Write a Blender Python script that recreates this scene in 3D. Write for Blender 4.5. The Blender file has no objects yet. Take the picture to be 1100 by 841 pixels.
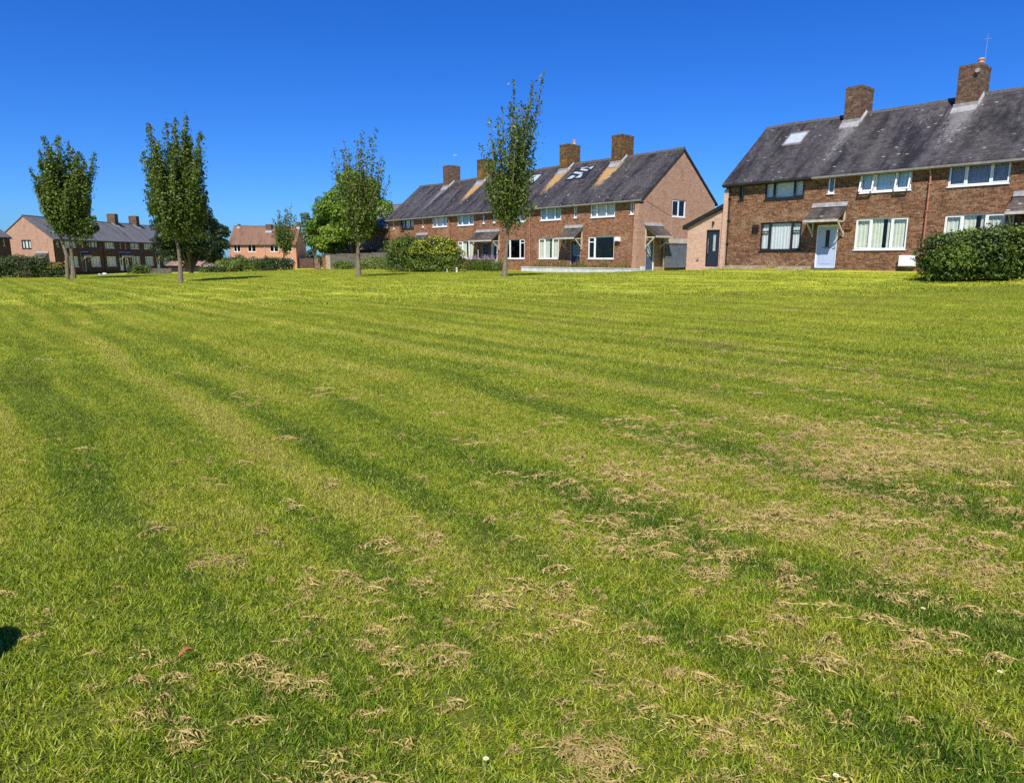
import bpy, math, random
import numpy as np
from mathutils import Vector, Matrix
R = math.radians
random.seed(7); RNG = np.random.default_rng(11)
scene = bpy.context.scene

# ------------------------------------------------------------ camera, sky, sun, exposure
EYE = 1.6; PITCH = 11.121; FPX = 730.0
cam = bpy.data.cameras.new('camera'); camo = bpy.data.objects.new('camera', cam); scene.collection.objects.link(camo)
cam.sensor_width = 36.0; cam.lens = 36.0 * FPX / 1100.0; cam.clip_start = 0.05; cam.clip_end = 3000
camo.location = (0, 0, EYE); camo.rotation_euler = (R(90 - PITCH), 0, 0)
scene.camera = camo
SUN_B, SUN_E = 190.0, 51.0
world = bpy.data.worlds.new("World"); scene.world = world; world.use_nodes = True
wn = world.node_tree; wn.nodes.clear()
sky = wn.nodes.new('ShaderNodeTexSky'); sky.sky_type = 'NISHITA'; sky.sun_disc = False
sky.sun_elevation = R(SUN_E); sky.sun_rotation = R(SUN_B)
sky.altitude = 0; sky.air_density = 1.0; sky.dust_density = 0.3; sky.ozone_density = 3.0
hs = wn.nodes.new('ShaderNodeHueSaturation'); hs.inputs['Saturation'].default_value = 1.3; hs.inputs['Value'].default_value = 1.0
bg = wn.nodes.new('ShaderNodeBackground'); bg.inputs['Strength'].default_value = 0.105
wo = wn.nodes.new('ShaderNodeOutputWorld')
tint = wn.nodes.new('ShaderNodeMix'); tint.data_type = 'RGBA'; tint.blend_type = 'MULTIPLY'; tint.inputs[0].default_value = 1; tint.inputs[7].default_value = (.225, .49, .97, 1)
wn.links.new(sky.outputs[0], hs.inputs['Color']); wn.links.new(hs.outputs[0], tint.inputs[6]); wn.links.new(tint.outputs[2], bg.inputs['Color']); wn.links.new(bg.outputs[0], wo.inputs['Surface'])
sl = bpy.data.lights.new('sun', 'SUN'); sl.energy = 5.0; sl.angle = R(0.5); sl.color = (1.0, 0.93, 0.82)
so = bpy.data.objects.new('sun', sl); scene.collection.objects.link(so)
sv = Vector((math.sin(R(SUN_B)) * math.cos(R(SUN_E)), math.cos(R(SUN_B)) * math.cos(R(SUN_E)), math.sin(R(SUN_E))))
so.rotation_euler = sv.to_track_quat('Z', 'Y').to_euler(); so.location = (0, 0, 60)
scene.view_settings.view_transform = 'Standard'; scene.view_settings.look = 'None'
scene.view_settings.exposure = 0.52; scene.view_settings.gamma = 1.0; scene.view_settings.use_curve_mapping = False
scene.cycles.max_bounces = 6; scene.cycles.diffuse_bounces = 2; scene.cycles.transparent_max_bounces = 12
scene.cycles.use_denoising = False
try: scene.cycles.sample_clamp_indirect = 3.0
except Exception: pass

# ------------------------------------------------------------ helpers
def link(o): scene.collection.objects.link(o); return o
def tag(o, label=None, cat=None, group=None, kind=None):
    if label: o['label'] = label
    if cat: o['category'] = cat
    if group: o['group'] = group
    if kind: o['kind'] = kind
    return o
def empty(name, loc, rz=0.0, label=None, cat=None, group=None):
    o = link(bpy.data.objects.new(name, None)); o.location = loc; o.rotation_euler = (0, 0, rz); o.empty_display_size = .3
    return tag(o, label, cat, group)

class MB:
    """collects faces; UVs in metres by box projection unless given"""
    def __init__(s): s.v = []; s.f = []; s.m = []; s.uv = []; s.sm = []
    def face(s, pts, m=0, uv=None, smooth=False):
        i = len(s.v); s.v += [tuple(p) for p in pts]; s.f.append(tuple(range(i, i + len(pts)))); s.m.append(m); s.sm.append(smooth)
        if uv is None:
            a = Vector(pts[1]) - Vector(pts[0]); b = Vector(pts[2]) - Vector(pts[0]); n = a.cross(b)
            ax = max(range(3), key=lambda k: abs(n[k]))
            if ax == 0: uv = [(p[1], p[2]) for p in pts]
            elif ax == 1: uv = [(p[0], p[2]) for p in pts]
            else: uv = [(p[0], p[1]) for p in pts]
        s.uv += list(uv)
        return s
    def box(s, x0, y0, z0, x1, y1, z1, m=0):
        x0, x1 = min(x0, x1), max(x0, x1); y0, y1 = min(y0, y1), max(y0, y1); z0, z1 = min(z0, z1), max(z0, z1)
        p = [(x, y, z) for z in (z0, z1) for y in (y0, y1) for x in (x0, x1)]
        for q in ((0, 2, 3, 1), (4, 5, 7, 6), (0, 1, 5, 4), (2, 6, 7, 3), (0, 4, 6, 2), (1, 3, 7, 5)): s.face([p[k] for k in q], m)
        return s
    def hexa(s, p, m=0):   # 8 points: bottom 4 (ccw), top 4
        for q in ((3, 2, 1, 0), (4, 5, 6, 7), (0, 1, 5, 4), (1, 2, 6, 5), (2, 3, 7, 6), (3, 0, 4, 7)): s.face([p[k] for k in q], m)
        return s
    def bar(s, a, b, w, h=None, m=0, up=(0, 0, 1)):
        a = Vector(a); b = Vector(b); d = (b - a).normalized(); u = Vector(up)
        if abs(d.dot(u)) > .98: u = Vector((0, 1, 0))
        r = d.cross(u).normalized(); t = r.cross(d); h = h or w
        p = [c + r * (sx * w / 2) + t * (sy * h / 2) for c in (a, b) for sx, sy in ((-1, -1), (1, -1), (1, 1), (-1, 1))]
        for q in ((3, 2, 1, 0), (4, 5, 6, 7), (0, 1, 5, 4), (1, 2, 6, 5), (2, 3, 7, 6), (3, 0, 4, 7)): s.face([p[k] for k in q], m)
        return s
    def tube(s, pts, rad, n=7, m=0, cap=True):
        pts = [Vector(p) for p in pts]; rings = []
        ref = Vector((1, 0, 0.01))
        for i, p in enumerate(pts):
            d = (pts[min(i + 1, len(pts) - 1)] - pts[max(i - 1, 0)]).normalized()
            if abs(d.dot(ref)) > .95: ref = Vector((0, 1, 0))
            r = d.cross(ref).normalized(); t = r.cross(d)
            rr = rad[i] if hasattr(rad, '__len__') else rad
            rings.append([p + (r * math.cos(2 * math.pi * k / n) + t * math.sin(2 * math.pi * k / n)) * rr for k in range(n)])
        L = 0
        for i in range(len(pts) - 1):
            L2 = L + (pts[i + 1] - pts[i]).length
            for k in range(n):
                k2 = (k + 1) % n
                s.face([rings[i][k], rings[i][k2], rings[i + 1][k2], rings[i + 1][k]], m, [(k / n, L), ((k + 1) / n, L), ((k + 1) / n, L2), (k / n, L2)], True)
            L = L2
        if cap: s.face(rings[-1], m); s.face(rings[0][::-1], m)
        return s
    def build(s, name, mats, parent=None, weld=False):
        me = bpy.data.meshes.new(name); me.from_pydata(s.v, [], s.f)
        mats = mats if isinstance(mats, (list, tuple)) else [mats]
        for mt in mats: me.materials.append(mt)
        me.polygons.foreach_set('material_index', s.m)
        me.polygons.foreach_set('use_smooth', s.sm)
        ul = me.uv_layers.new(name='UVMap'); ul.data.foreach_set('uv', np.array(s.uv, dtype=np.float32).ravel())
        me.update(); o = link(bpy.data.objects.new(name, me)); o.parent = parent
        return o

# ------------------------------------------------------------ node material helpers
class NT:
    def __init__(s, name):
        s.mat = bpy.data.materials.new(name); s.mat.use_nodes = True; s.t = s.mat.node_tree; s.t.nodes.clear()
        s.out = s.t.nodes.new('ShaderNodeOutputMaterial')
    def n(s, typ, **kw):
        nd = s.t.nodes.new('ShaderNode' + typ)
        for k, v in kw.items():
            if k.startswith('_'): setattr(nd, k[1:], v)
            else:
                key = k.replace('__', ' ')
                s.set(nd.inputs[int(key[1:])] if key[0] == 'i' and key[1:].isdigit() else nd.inputs[key], v)
        return nd
    def set(s, inp, v):
        if isinstance(v, bpy.types.NodeSocket): s.t.links.new(v, inp)
        else:
            if hasattr(inp.default_value, '__len__') and not hasattr(v, '__len__'): v = (v,) * len(inp.default_value)
            if hasattr(v, '__len__') and len(v) == 3 and len(inp.default_value) == 4: v = (*v, 1)
            inp.default_value = v
    def math(s, op, a, b=0.0, c=None, clamp=False):
        nd = s.t.nodes.new('ShaderNodeMath'); nd.operation = op; nd.use_clamp = clamp
        s.set(nd.inputs[0], a); s.set(nd.inputs[1], b)
        if c is not None: s.set(nd.inputs[2], c)
        return nd.outputs[0]
    def mix(s, f, a, b, mode='MIX'):
        nd = s.t.nodes.new('ShaderNodeMix'); nd.data_type = 'RGBA'; nd.blend_type = mode
        s.set(nd.inputs[0], f); s.set(nd.inputs[6], a); s.set(nd.inputs[7], b); return nd.outputs[2]
    def noise(s, vec, scale, detail=3, rough=.55, dist=0, dim='3D', w=None):
        nd = s.t.nodes.new('ShaderNodeTexNoise'); nd.noise_dimensions = dim
        if vec is not None: s.set(nd.inputs['Vector'], vec)
        nd.inputs['Scale'].default_value = scale; nd.inputs['Detail'].default_value = detail; nd.inputs['Roughness'].default_value = rough; nd.inputs['Distortion'].default_value = dist
        return nd.outputs[0]
    def ramp(s, f, lo, hi):
        nd = s.t.nodes.new('ShaderNodeMapRange'); nd.clamp = True; nd.interpolation_type = 'SMOOTHSTEP'
        s.set(nd.inputs[0], f); nd.inputs[1].default_value = lo; nd.inputs[2].default_value = hi; nd.inputs[3].default_value = 0; nd.inputs[4].default_value = 1
        return nd.outputs[0]
    def mapping(s, vec, scale=(1, 1, 1), rot=(0, 0, 0), loc=(0, 0, 0)):
        nd = s.t.nodes.new('ShaderNodeMapping'); s.set(nd.inputs[0], vec); nd.inputs[1].default_value = loc; nd.inputs[2].default_value = rot; nd.inputs[3].default_value = scale
        return nd.outputs[0]
    def attr(s, name, typ='GEOMETRY'):
        nd = s.t.nodes.new('ShaderNodeAttribute'); nd.attribute_name = name; nd.attribute_type = typ; return nd
    def uv(s):
        nd = s.t.nodes.new('ShaderNodeUVMap'); nd.uv_map = 'UVMap'; return nd.outputs[0]
    def obj(s): return s.t.nodes.new('ShaderNodeTexCoord').outputs['Object']
    def pos(s): return s.t.nodes.new('ShaderNodeNewGeometry').outputs['Position']
    def bsdf(s, col, rough=.8, spec=.3, bump=None, bdist=.01, metal=0, bstr=1.0, **kw):
        nd = s.t.nodes.new('ShaderNodeBsdfPrincipled'); s.set(nd.inputs['Base Color'], col); s.set(nd.inputs['Roughness'], rough)
        s.set(nd.inputs['Specular IOR Level'], spec); s.set(nd.inputs['Metallic'], metal)
        if bump is not None:
            b = s.t.nodes.new('ShaderNodeBump'); b.inputs['Distance'].default_value = bdist; b.inputs['Strength'].default_value = bstr; s.set(b.inputs['Height'], bump)
            s.t.links.new(b.outputs[0], nd.inputs['Normal'])
        s.t.links.new(nd.outputs[0], s.out.inputs['Surface']); return nd

def plain(name, col, rough=.5, spec=.4, var=.12, scale=6, metal=0):
    t = NT(name); f = t.noise(t.obj(), scale, 5, .6)
    f2 = t.noise(t.obj(), scale * 7, 3, .6)
    c = t.mix(t.ramp(f, .3, .7), [k * (1 - var) for k in col], [min(1, k * (1 + var)) for k in col])
    c = t.mix(t.math('MULTIPLY', t.ramp(f2, .55, .75), .35), c, [k * .6 for k in col])
    t.bsdf(c, rough, spec, metal=metal, bump=f2, bdist=.002); return t.mat

def brick_mat(name, c1, c2, c3, mortar, pale=(.40, .33, .25), palefac=.5, dark=.5, mort=.012, grime=.5):
    t = NT(name); uv = t.uv(); obj = t.obj()
    jit = t.noise(uv, 3, 2, .5)
    bt = t.t.nodes.new('ShaderNodeTexBrick'); t.set(bt.inputs['Vector'], uv)
    t.set(bt.inputs['Color1'], (0, 0, 0)); t.set(bt.inputs['Color2'], (1, 1, 1)); t.set(bt.inputs['Mortar'], (.5, .5, .5))
    bt.inputs['Scale'].default_value = 1; bt.inputs['Brick Width'].default_value = .225; bt.inputs['Row Height'].default_value = .075; bt.inputs['Mortar Size'].default_value = mort / 2
    bt.inputs['Mortar Smooth'].default_value = .2; bt.inputs['Bias'].default_value = 0
    sepr = bt.outputs['Color']
    c = t.mix(sepr, c1, c2)
    n3 = t.noise(obj, 5.5, 4, .7); c = t.mix(t.math('MULTIPLY', t.ramp(n3, .52, .68), .7), c, c3)
    wn_ = t.t.nodes.new('ShaderNodeTexWhiteNoise')   # per-brick jitter
    fl = t.t.nodes.new('ShaderNodeVectorMath'); fl.operation = 'FLOOR'; t.set(fl.inputs[0], t.mapping(uv, (1 / .225, 1 / .075, 1)))
    t.set(wn_.inputs['Vector'], fl.outputs[0])
    c = t.mix(t.math('MULTIPLY', t.ramp(wn_.outputs[0], .80, .98), .30), c, pale)
    c = t.mix(t.math('MULTIPLY', t.ramp(wn_.outputs[0], .25, .02), dark * .7), c, [k * .35 for k in c1])
    pf = t.noise(t.mapping(obj, (.5, .5, .9)), 1.1, 6, .7, .4)
    c = t.mix(t.math('MULTIPLY', t.ramp(pf, .5, .72), palefac), c, pale)
    c = t.mix(bt.outputs['Fac'], c, mortar)
    g = t.noise(t.mapping(obj, (1.6, 1.6, .5)), 1.3, 6, .72)
    c = t.mix(t.math('MULTIPLY', t.ramp(g, .5, .75), grime), c, (.05, .035, .028))
    fine = t.noise(obj, 13, 4, .75); tan_ = t.noise(obj, 6.5, 5, .8)
    c = t.mix(t.math('MULTIPLY', t.ramp(tan_, .50, .66), palefac * 1.1), c, pale)
    c = t.mix(t.math('MULTIPLY', t.ramp(fine, .50, .64), dark * 1.6), c, [k * .25 for k in c1])
    h = t.math('ADD', t.math('MULTIPLY', bt.outputs['Fac'], -1.0), t.math('MULTIPLY', fine, .6))
    t.bsdf(c, .92, .12, bump=h, bdist=.012); return t.mat

def roof_mat(name, base, light, dark, speck=(.42, .42, .40), specks=.6, tilew=.25, row=.2, streak=.6):
    t = NT(name); uv = t.uv(); obj = t.obj()
    bt = t.t.nodes.new('ShaderNodeTexBrick'); t.set(bt.inputs['Vector'], uv)
    t.set(bt.inputs['Color1'], (0, 0, 0)); t.set(bt.inputs['Color2'], (1, 1, 1)); t.set(bt.inputs['Mortar'], (0, 0, 0))
    bt.inputs['Scale'].default_value = 1; bt.inputs['Brick Width'].default_value = tilew; bt.inputs['Row Height'].default_value = row; bt.inputs['Mortar Size'].default_value = .006
    c = t.mix(t.math('MULTIPLY', bt.outputs['Color'], .55), base, light)
    st = t.noise(t.mapping(uv, (1.1, .22, 1)), 1.0, 6, .65, .3)      # streaks running down the slope
    c = t.mix(t.math('MULTIPLY', t.ramp(st, .50, .70), streak), c, light)
    c = t.mix(t.math('MULTIPLY', t.ramp(st, .52, .36), .9), c, dark)
    b2 = t.noise(t.mapping(uv, (3.5, 1.2, 1)), 1.3, 5, .7)
    c = t.mix(t.math('MULTIPLY', t.ramp(b2, .55, .75), .45), c, dark)
    f3 = t.noise(t.mapping(uv, (1, .5, 1)), 9, 5, .8); c = t.mix(t.math('MULTIPLY', t.ramp(f3, .50, .68), .55), c, dark); c = t.mix(t.math('MULTIPLY', t.ramp(f3, .46, .30), .35), c, light)
    pv = t.attr('pale').outputs['Fac']; ov = t.attr('orange').outputs['Fac']
    en = t.noise(t.mapping(uv, (6, 2.0, 1)), 1.2, 6, .75)
    pm = t.ramp(t.math('ADD', pv, t.math('MULTIPLY', t.math('SUBTRACT', en, .5), 1.6)), .38, .85)
    c = t.mix(t.math('MULTIPLY', pm, .50), c, (.27, .26, .26))
    om = t.ramp(t.math('ADD', ov, t.math('MULTIPLY', t.math('SUBTRACT', en, .5), 1.5)), .42, .75)
    oc = t.mix(t.ramp(b2, .4, .6), (.52, .27, .05), (.42, .30, .16))
    c = t.mix(t.math('MULTIPLY', om, t.math('MULTIPLY_ADD', f3, .9, .35), clamp=True), c, oc)
    sp = t.t.nodes.new('ShaderNodeTexVoronoi'); t.set(sp.inputs['Vector'], t.mapping(uv, (1, 1.7, 1))); sp.inputs['Scale'].default_value = 1.9; sp.inputs['Randomness'].default_value = 1
    spn = t.noise(uv, .6, 3, .6)
    sm = t.math('MULTIPLY', t.ramp(sp.outputs['Distance'], .20, .10), t.ramp(spn, .44, .58))
    c = t.mix(t.math('MULTIPLY', sm, specks), c, speck)
    rowg = t.math('FRACT', t.math('MULTIPLY', t.t.nodes.new('ShaderNodeSeparateXYZ').outputs[1], 1.0))
    sx = t.t.nodes.new('ShaderNodeSeparateXYZ'); t.set(sx.inputs[0], uv)
    rowg = t.math('FRACT', t.math('DIVIDE', sx.outputs[1], row))
    h = t.math('ADD', t.math('MULTIPLY', rowg, -1.0), t.math('MULTIPLY', bt.outputs['Fac'], -.6))
    h = t.math('ADD', h, t.math('MULTIPLY', bt.outputs['Color'], .5))
    t.bsdf(c, .62, .35, bump=h, bdist=.02); return t.mat

def leaf_mat(name, cols, trans=.35, rough=.5):
    t = NT(name); v = t.attr('v').outputs['Fac']
    cr = t.t.nodes.new('ShaderNodeValToRGB'); t.set(cr.inputs[0], v)
    el = cr.color_ramp.elements; el[0].color = (*cols[0], 1); el[1].color = (*cols[-1], 1)
    for i, cc in enumerate(cols[1:-1]): e = el.new((i + 1) / (len(cols) - 1)); e.color = (*cc, 1)
    p = t.bsdf(cr.outputs[0], rough, .35)
    tr = t.t.nodes.new('ShaderNodeBsdfTranslucent'); t.set(tr.inputs[0], t.mix(.35, cr.outputs[0], (.22, .30, .03)))
    mx = t.t.nodes.new('ShaderNodeMixShader'); mx.inputs[0].default_value = trans
    t.t.links.new(p.outputs[0], mx.inputs[1]); t.t.links.new(tr.outputs[0], mx.inputs[2]); t.t.links.new(mx.outputs[0], t.out.inputs[0])
    return t.mat

def bark_mat(name, a, b):
    t = NT(name); o = t.obj(); f = t.noise(t.mapping(o, (6, 6, 1.2)), 3, 5, .7)
    f2 = t.noise(o, 2.2, 4, .6)
    c = t.mix(t.ramp(f, .35, .65), a, b); c = t.mix(t.math('MULTIPLY', t.ramp(f2, .5, .7), .5), c, (.16, .17, .10))
    t.bsdf(c, .9, .1, bump=f, bdist=.03); return t.mat

def glass_mat():
    t = NT('window_glass'); g = t.n('BsdfGlossy'); g.inputs['Roughness'].default_value = .03; g.inputs['Color'].default_value = (.9, .95, 1, 1)
    tr = t.n('BsdfTransparent'); tr.inputs[0].default_value = (.97, .985, .98, 1)
    lw = t.n('LayerWeight'); lw.inputs['Blend'].default_value = .5; fr = t.t.nodes.new('ShaderNodeMath'); fr.operation = 'MULTIPLY_ADD'
    t.set(fr.inputs[0], t.math('POWER', lw.outputs['Facing'], 4.0)); fr.inputs[1].default_value = .9; fr.inputs[2].default_value = .05
    nz = t.noise(t.obj(), 1.2, 2, .5); b = t.n('Bump'); b.inputs['Distance'].default_value = .02; t.set(b.inputs['Height'], nz); t.t.links.new(b.outputs[0], g.inputs['Normal'])
    mx = t.n('MixShader'); t.set(mx.inputs[0], t.math('MULTIPLY', fr.outputs[0], 1.0, clamp=True)); t.t.links.new(tr.outputs[0], mx.inputs[1]); t.t.links.new(g.outputs[0], mx.inputs[2])
    t.t.links.new(mx.outputs[0], t.out.inputs[0]); return t.mat

M = {}
M['brick_r'] = brick_mat('brick_brown', (.13, .060, .034), (.33, .155, .080), (.09, .045, .032), (.25, .20, .15), pale=(.46, .33, .20), palefac=.6, dark=.7, grime=.65)
M['brick_m'] = brick_mat('brick_red_brown', (.19, .080, .045), (.40, .185, .100), (.14, .065, .04), (.30, .23, .17), pale=(.50, .35, .23), palefac=.5, dark=.6, grime=.5)
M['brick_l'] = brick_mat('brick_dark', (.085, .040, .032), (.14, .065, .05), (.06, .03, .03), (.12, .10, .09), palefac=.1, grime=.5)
M['brick_g'] = brick_mat('brick_pink_gable', (.41, .240, .165), (.50, .305, .215), (.34, .195, .135), (.48, .33, .25), pale=(.58, .41, .30), palefac=.35, dark=.36, grime=.38, mort=.008)
M['brick_e'] = brick_mat('brick_pale_extension', (.54, .33, .235), (.66, .43, .32), (.46, .27, .19), (.62, .48, .37), pale=(.72, .54, .40), palefac=.3, dark=.25, grime=.1)
M['brick_o'] = brick_mat('brick_orange', (.52, .22, .12), (.62, .29, .17), (.46, .2, .12), (.5, .35, .26), palefac=.15, dark=.1, grime=.12)
M['brick_c'] = brick_mat('brick_chimney', (.095, .055, .038), (.20, .115, .075), (.06, .04, .03), (.15, .12, .10), palefac=.22, grime=.75)
t = NT('brick_chimney_lichen')
M['brick_cl'] = brick_mat('brick_chimney_lichen', (.085, .050, .034), (.16, .095, .055), (.055, .036, .025), (.13, .10, .07), pale=(.42, .25, .045), palefac=.75, grime=.6)
M['roof'] = roof_mat('slate_dark', (.036, .032, .032), (.105, .098, .098), (.010, .009, .010))
M['roof_l'] = roof_mat('slate_grey', (.125, .125, .13), (.17, .17, .175), (.08, .08, .085), specks=.1, streak=.35)
M['roof_b'] = roof_mat('tile_brown', (.18, .098, .058), (.24, .14, .085), (.11, .062, .04), specks=.1, streak=.4)
M['roof_c'] = roof_mat('canopy_tiles', (.060, .052, .048), (.16, .135, .11), (.022, .020, .020), speck=(.45, .42, .34), specks=.9)
M['roof_p'] = roof_mat('tile_faded_pink', (.30, .17, .13), (.38, .24, .19), (.2, .12, .09), specks=.1, streak=.4)
M['ridge'] = plain('ridge_tile', (.085, .08, .08), .8, .2, .3, 9)
M['lead'] = plain('lead_flashing', (.27, .265, .27), .6, .3, .25, 5)
M['white'] = plain('white_upvc', (.80, .81, .82), .35, .5, .04, 3)
M['offwhite'] = plain('weathered_white_paint', (.46, .43, .38), .7, .3, .2, 4)
M['black'] = plain('black_frame', (.018, .018, .02), .4, .4, .1)
M['gutter'] = plain('grey_gutter', (.21, .20, .19), .5, .3, .25, 3)
M['gutter_b'] = plain('black_gutter', (.02, .02, .022), .5, .3, .2, 3)
M['pipe_r'] = plain('terracotta_pipe', (.34, .15, .10), .6, .3, .2, 3)
M['pot'] = plain('clay_pot', (.55, .30, .20), .8, .2, .2, 8)
M['curtain'] = plain('net_curtain', (.56, .61, .62), .9, .1, .06, 5)
M['curtain_c'] = plain('cream_curtain', (.56, .60, .50), .9, .1, .08, 5)
M['curtain_g'] = plain('grey_blind', (.20, .21, .25), .9, .1, .08, 5)
M['curtain_b'] = plain('blue_blind', (.40, .56, .68), .9, .1, .08, 5)
M['glass'] = glass_mat()
M['door_b'] = plain('pale_blue_door', (.42, .50, .68), .4, .5, .04)
M['door_k'] = plain('dark_navy_door', (.015, .022, .04), .4, .5, .1)
M['door_n'] = plain('door_dark_blue', (.06, .09, .16), .4, .5, .1)  # gable door, one even dark blue
M['door_w'] = plain('white_door', (.70, .74, .76), .4, .5, .05)
M['room'] = plain('dark_room', (.03, .028, .026), .9, .1, .2)
M['stonew'] = plain('whitewashed_wall', (.52, .55, .57), .8, .2, .15, 3)
M['timber'] = plain('weathered_timber', (.34, .27, .18), .85, .15, .3, 5)
M['fence'] = plain('grey_fence', (.115, .105, .085), .85, .15, .35, 3)
M['bluegrey'] = plain('blue_grey_boards', (.11, .13, .17), .6, .3, .2, 4)
M['tile_w'] = plain('pale_pane_and_reflection', (.36, .42, .45), .4, .5, .15, 4)  # pale panes; also the reflection painted on the dark skylight
M['bark'] = bark_mat('bark_grey', (.12, .095, .07), (.22, .18, .13))
M['bark_d'] = bark_mat('bark_dark', (.07, .055, .04), (.15, .12, .09))
M['bark_p'] = bark_mat('bark_pale', (.30, .26, .20), (.48, .42, .34))
M['leaf_t'] = leaf_mat('leaf_street_tree', [(.018, .036, .008), (.055, .095, .013), (.12, .18, .022), (.23, .29, .045)])
M['leaf_d'] = leaf_mat('leaf_dark_tree', [(.008, .018, .007), (.016, .036, .010), (.030, .058, .013), (.05, .085, .02)], .2)
M['leaf_g'] = leaf_mat('leaf_big_green', [(.03, .065, .007), (.09, .17, .013), (.17, .27, .020), (.27, .36, .032)], .35)
M['leaf_b'] = leaf_mat('leaf_blue_grey', [(.05, .09, .05), (.09, .14, .08), (.14, .19, .11), (.18, .23, .14)], .3)
M['leaf_h'] = leaf_mat('leaf_hedge_dark', [(.010, .020, .006), (.022, .044, .008), (.040, .072, .013), (.07, .11, .02)], .2)
M['leaf_r'] = leaf_mat('leaf_right_bush', [(.012, .028, .005), (.035, .070, .009), (.090, .155, .015), (.19, .27, .03)], .25)
M['leaf_y'] = leaf_mat('leaf_golden', [(.09, .12, .012), (.22, .27, .02), (.38, .42, .03), (.52, .50, .06)], .3)
M['leaf_o'] = leaf_mat('leaf_golden_orange', [(.14, .11, .015), (.30, .22, .03), (.44, .32, .05), (.5, .4, .1)], .25)
M['leaf_m'] = leaf_mat('leaf_mid_bush', [(.028, .055, .008), (.060, .11, .014), (.11, .17, .02), (.18, .24, .03)], .3)
M['leaf_l'] = leaf_mat('leaf_light_shrub', [(.07, .11, .015), (.13, .18, .03), (.19, .25, .05), (.27, .32, .09)], .3)
M['leaf_red'] = leaf_mat('leaf_rusty', [(.12, .055, .02), (.22, .12, .03), (.24, .24, .05), (.38, .32, .09)], .3)
M['flower_p'] = leaf_mat('flower_purple', [(.25, .16, .28), (.36, .24, .38), (.48, .34, .46), (.6, .5, .55)], .3)
M['leaf_pk'] = leaf_mat('flower_pink', [(.35, .22, .24), (.45, .30, .32), (.5, .38, .40), (.6, .5, .5)], .3)

# ------------------------------------------------------------ terrain
CP = np.array([(0, 0, 0), (-12, 0, 0), (12, 0, .15), (0, 12, .10), (-10, 20, 0), (14, 14, .40), (-21.6, 45, .0), (-35.6, 56, -.1), (-9.8, 44, .38), (-.5, 38, .55),
  (17, 27, .66), (12.3, 40.4, .97), (21.2, 29.7, .97), (34, 15, .97), (8.5, 45.7, .66), (-2, 58.5, .62), (-12.6, 71, .60), (-30, 72, .02), (-45, 66, -.1), (-22, 84, .25), (-60, 95, -.85), (-66, 130, -.8),
  (-45, 137, -.55), (-20, 110, .0), (0, 90, .5), (30, 60, 1.0), (60, 0, 1.0), (-60, 40, -.3), (-90, 60, -.6), (-30, 100, -.35), (-60, -10, 0), (0, -40, 0), (60, 90, .8), (100, 200, 0), (-120, 200, -1), (0, 200, -.3), (-150, 80, -1)], float)
def _tps(r2): return np.where(r2 > 1e-9, r2 * np.log(r2 + 1e-12) * .5, 0)
_P = CP[:, :2] / 50; _n = len(_P)
_K = _tps(((_P[:, None] - _P[None]) ** 2).sum(-1)) + np.eye(_n) * 2e-4
_A = np.block([[_K, np.c_[np.ones(_n), _P]], [np.c_[np.ones(_n), _P].T, np.zeros((3, 3))]])
_w = np.linalg.solve(_A, np.r_[CP[:, 2], 0, 0, 0])
def gz(x, y):
    x = np.atleast_1d(np.asarray(x, float)); y = np.atleast_1d(np.asarray(y, float))
    q = np.stack([x, y], -1) / 50; k = _tps(((q[:, None] - _P[None]) ** 2).sum(-1))
    z = k @ _w[:_n] + _w[_n] + q @ _w[_n + 1:]
    r = np.hypot(x, y - 40); f = np.clip((260 - r) / 120, 0, 1); f = f * f * (3 - 2 * f)
    z = z * f + (1 - f) * -.5
    u = .012 * np.sin(x * 1.7 + 1) * np.cos(y * 1.3) + .010 * np.sin(x * .9 - y * 1.1)
    return z + u * np.clip((60 - np.hypot(x, y)) / 40, 0, 1)
def g1(x, y): return float(gz(x, y)[0])

def grid_lines(lo, hi, fine):
    a = []
    v = lo
    while v < hi:
        a.append(v); d = abs(v - fine)
        v += .5 if d < 30 else (1.5 if d < 80 else (6 if d < 200 else 60))
    a.append(hi); return np.array(a)
xs = grid_lines(-1500, 1500, 0); ys = grid_lines(-1500, 1500, 20)
XX, YY = np.meshgrid(xs, ys); ZZ = gz(XX.ravel(), YY.ravel())
V = np.stack([XX.ravel(), YY.ravel(), ZZ], -1); nx_, ny_ = len(xs), len(ys)
idx = np.arange(nx_ * ny_).reshape(ny_, nx_)
F = np.stack([idx[:-1, :-1], idx[:-1, 1:], idx[1:, 1:], idx[1:, :-1]], -1).reshape(-1, 4)
me = bpy.data.meshes.new('lawn'); me.from_pydata(V.tolist(), [], F.tolist()); me.update()
me.polygons.foreach_set('use_smooth', [True] * len(me.polygons))
lawn = link(bpy.data.objects.new('lawn', me)); tag(lawn, kind='structure')

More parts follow.
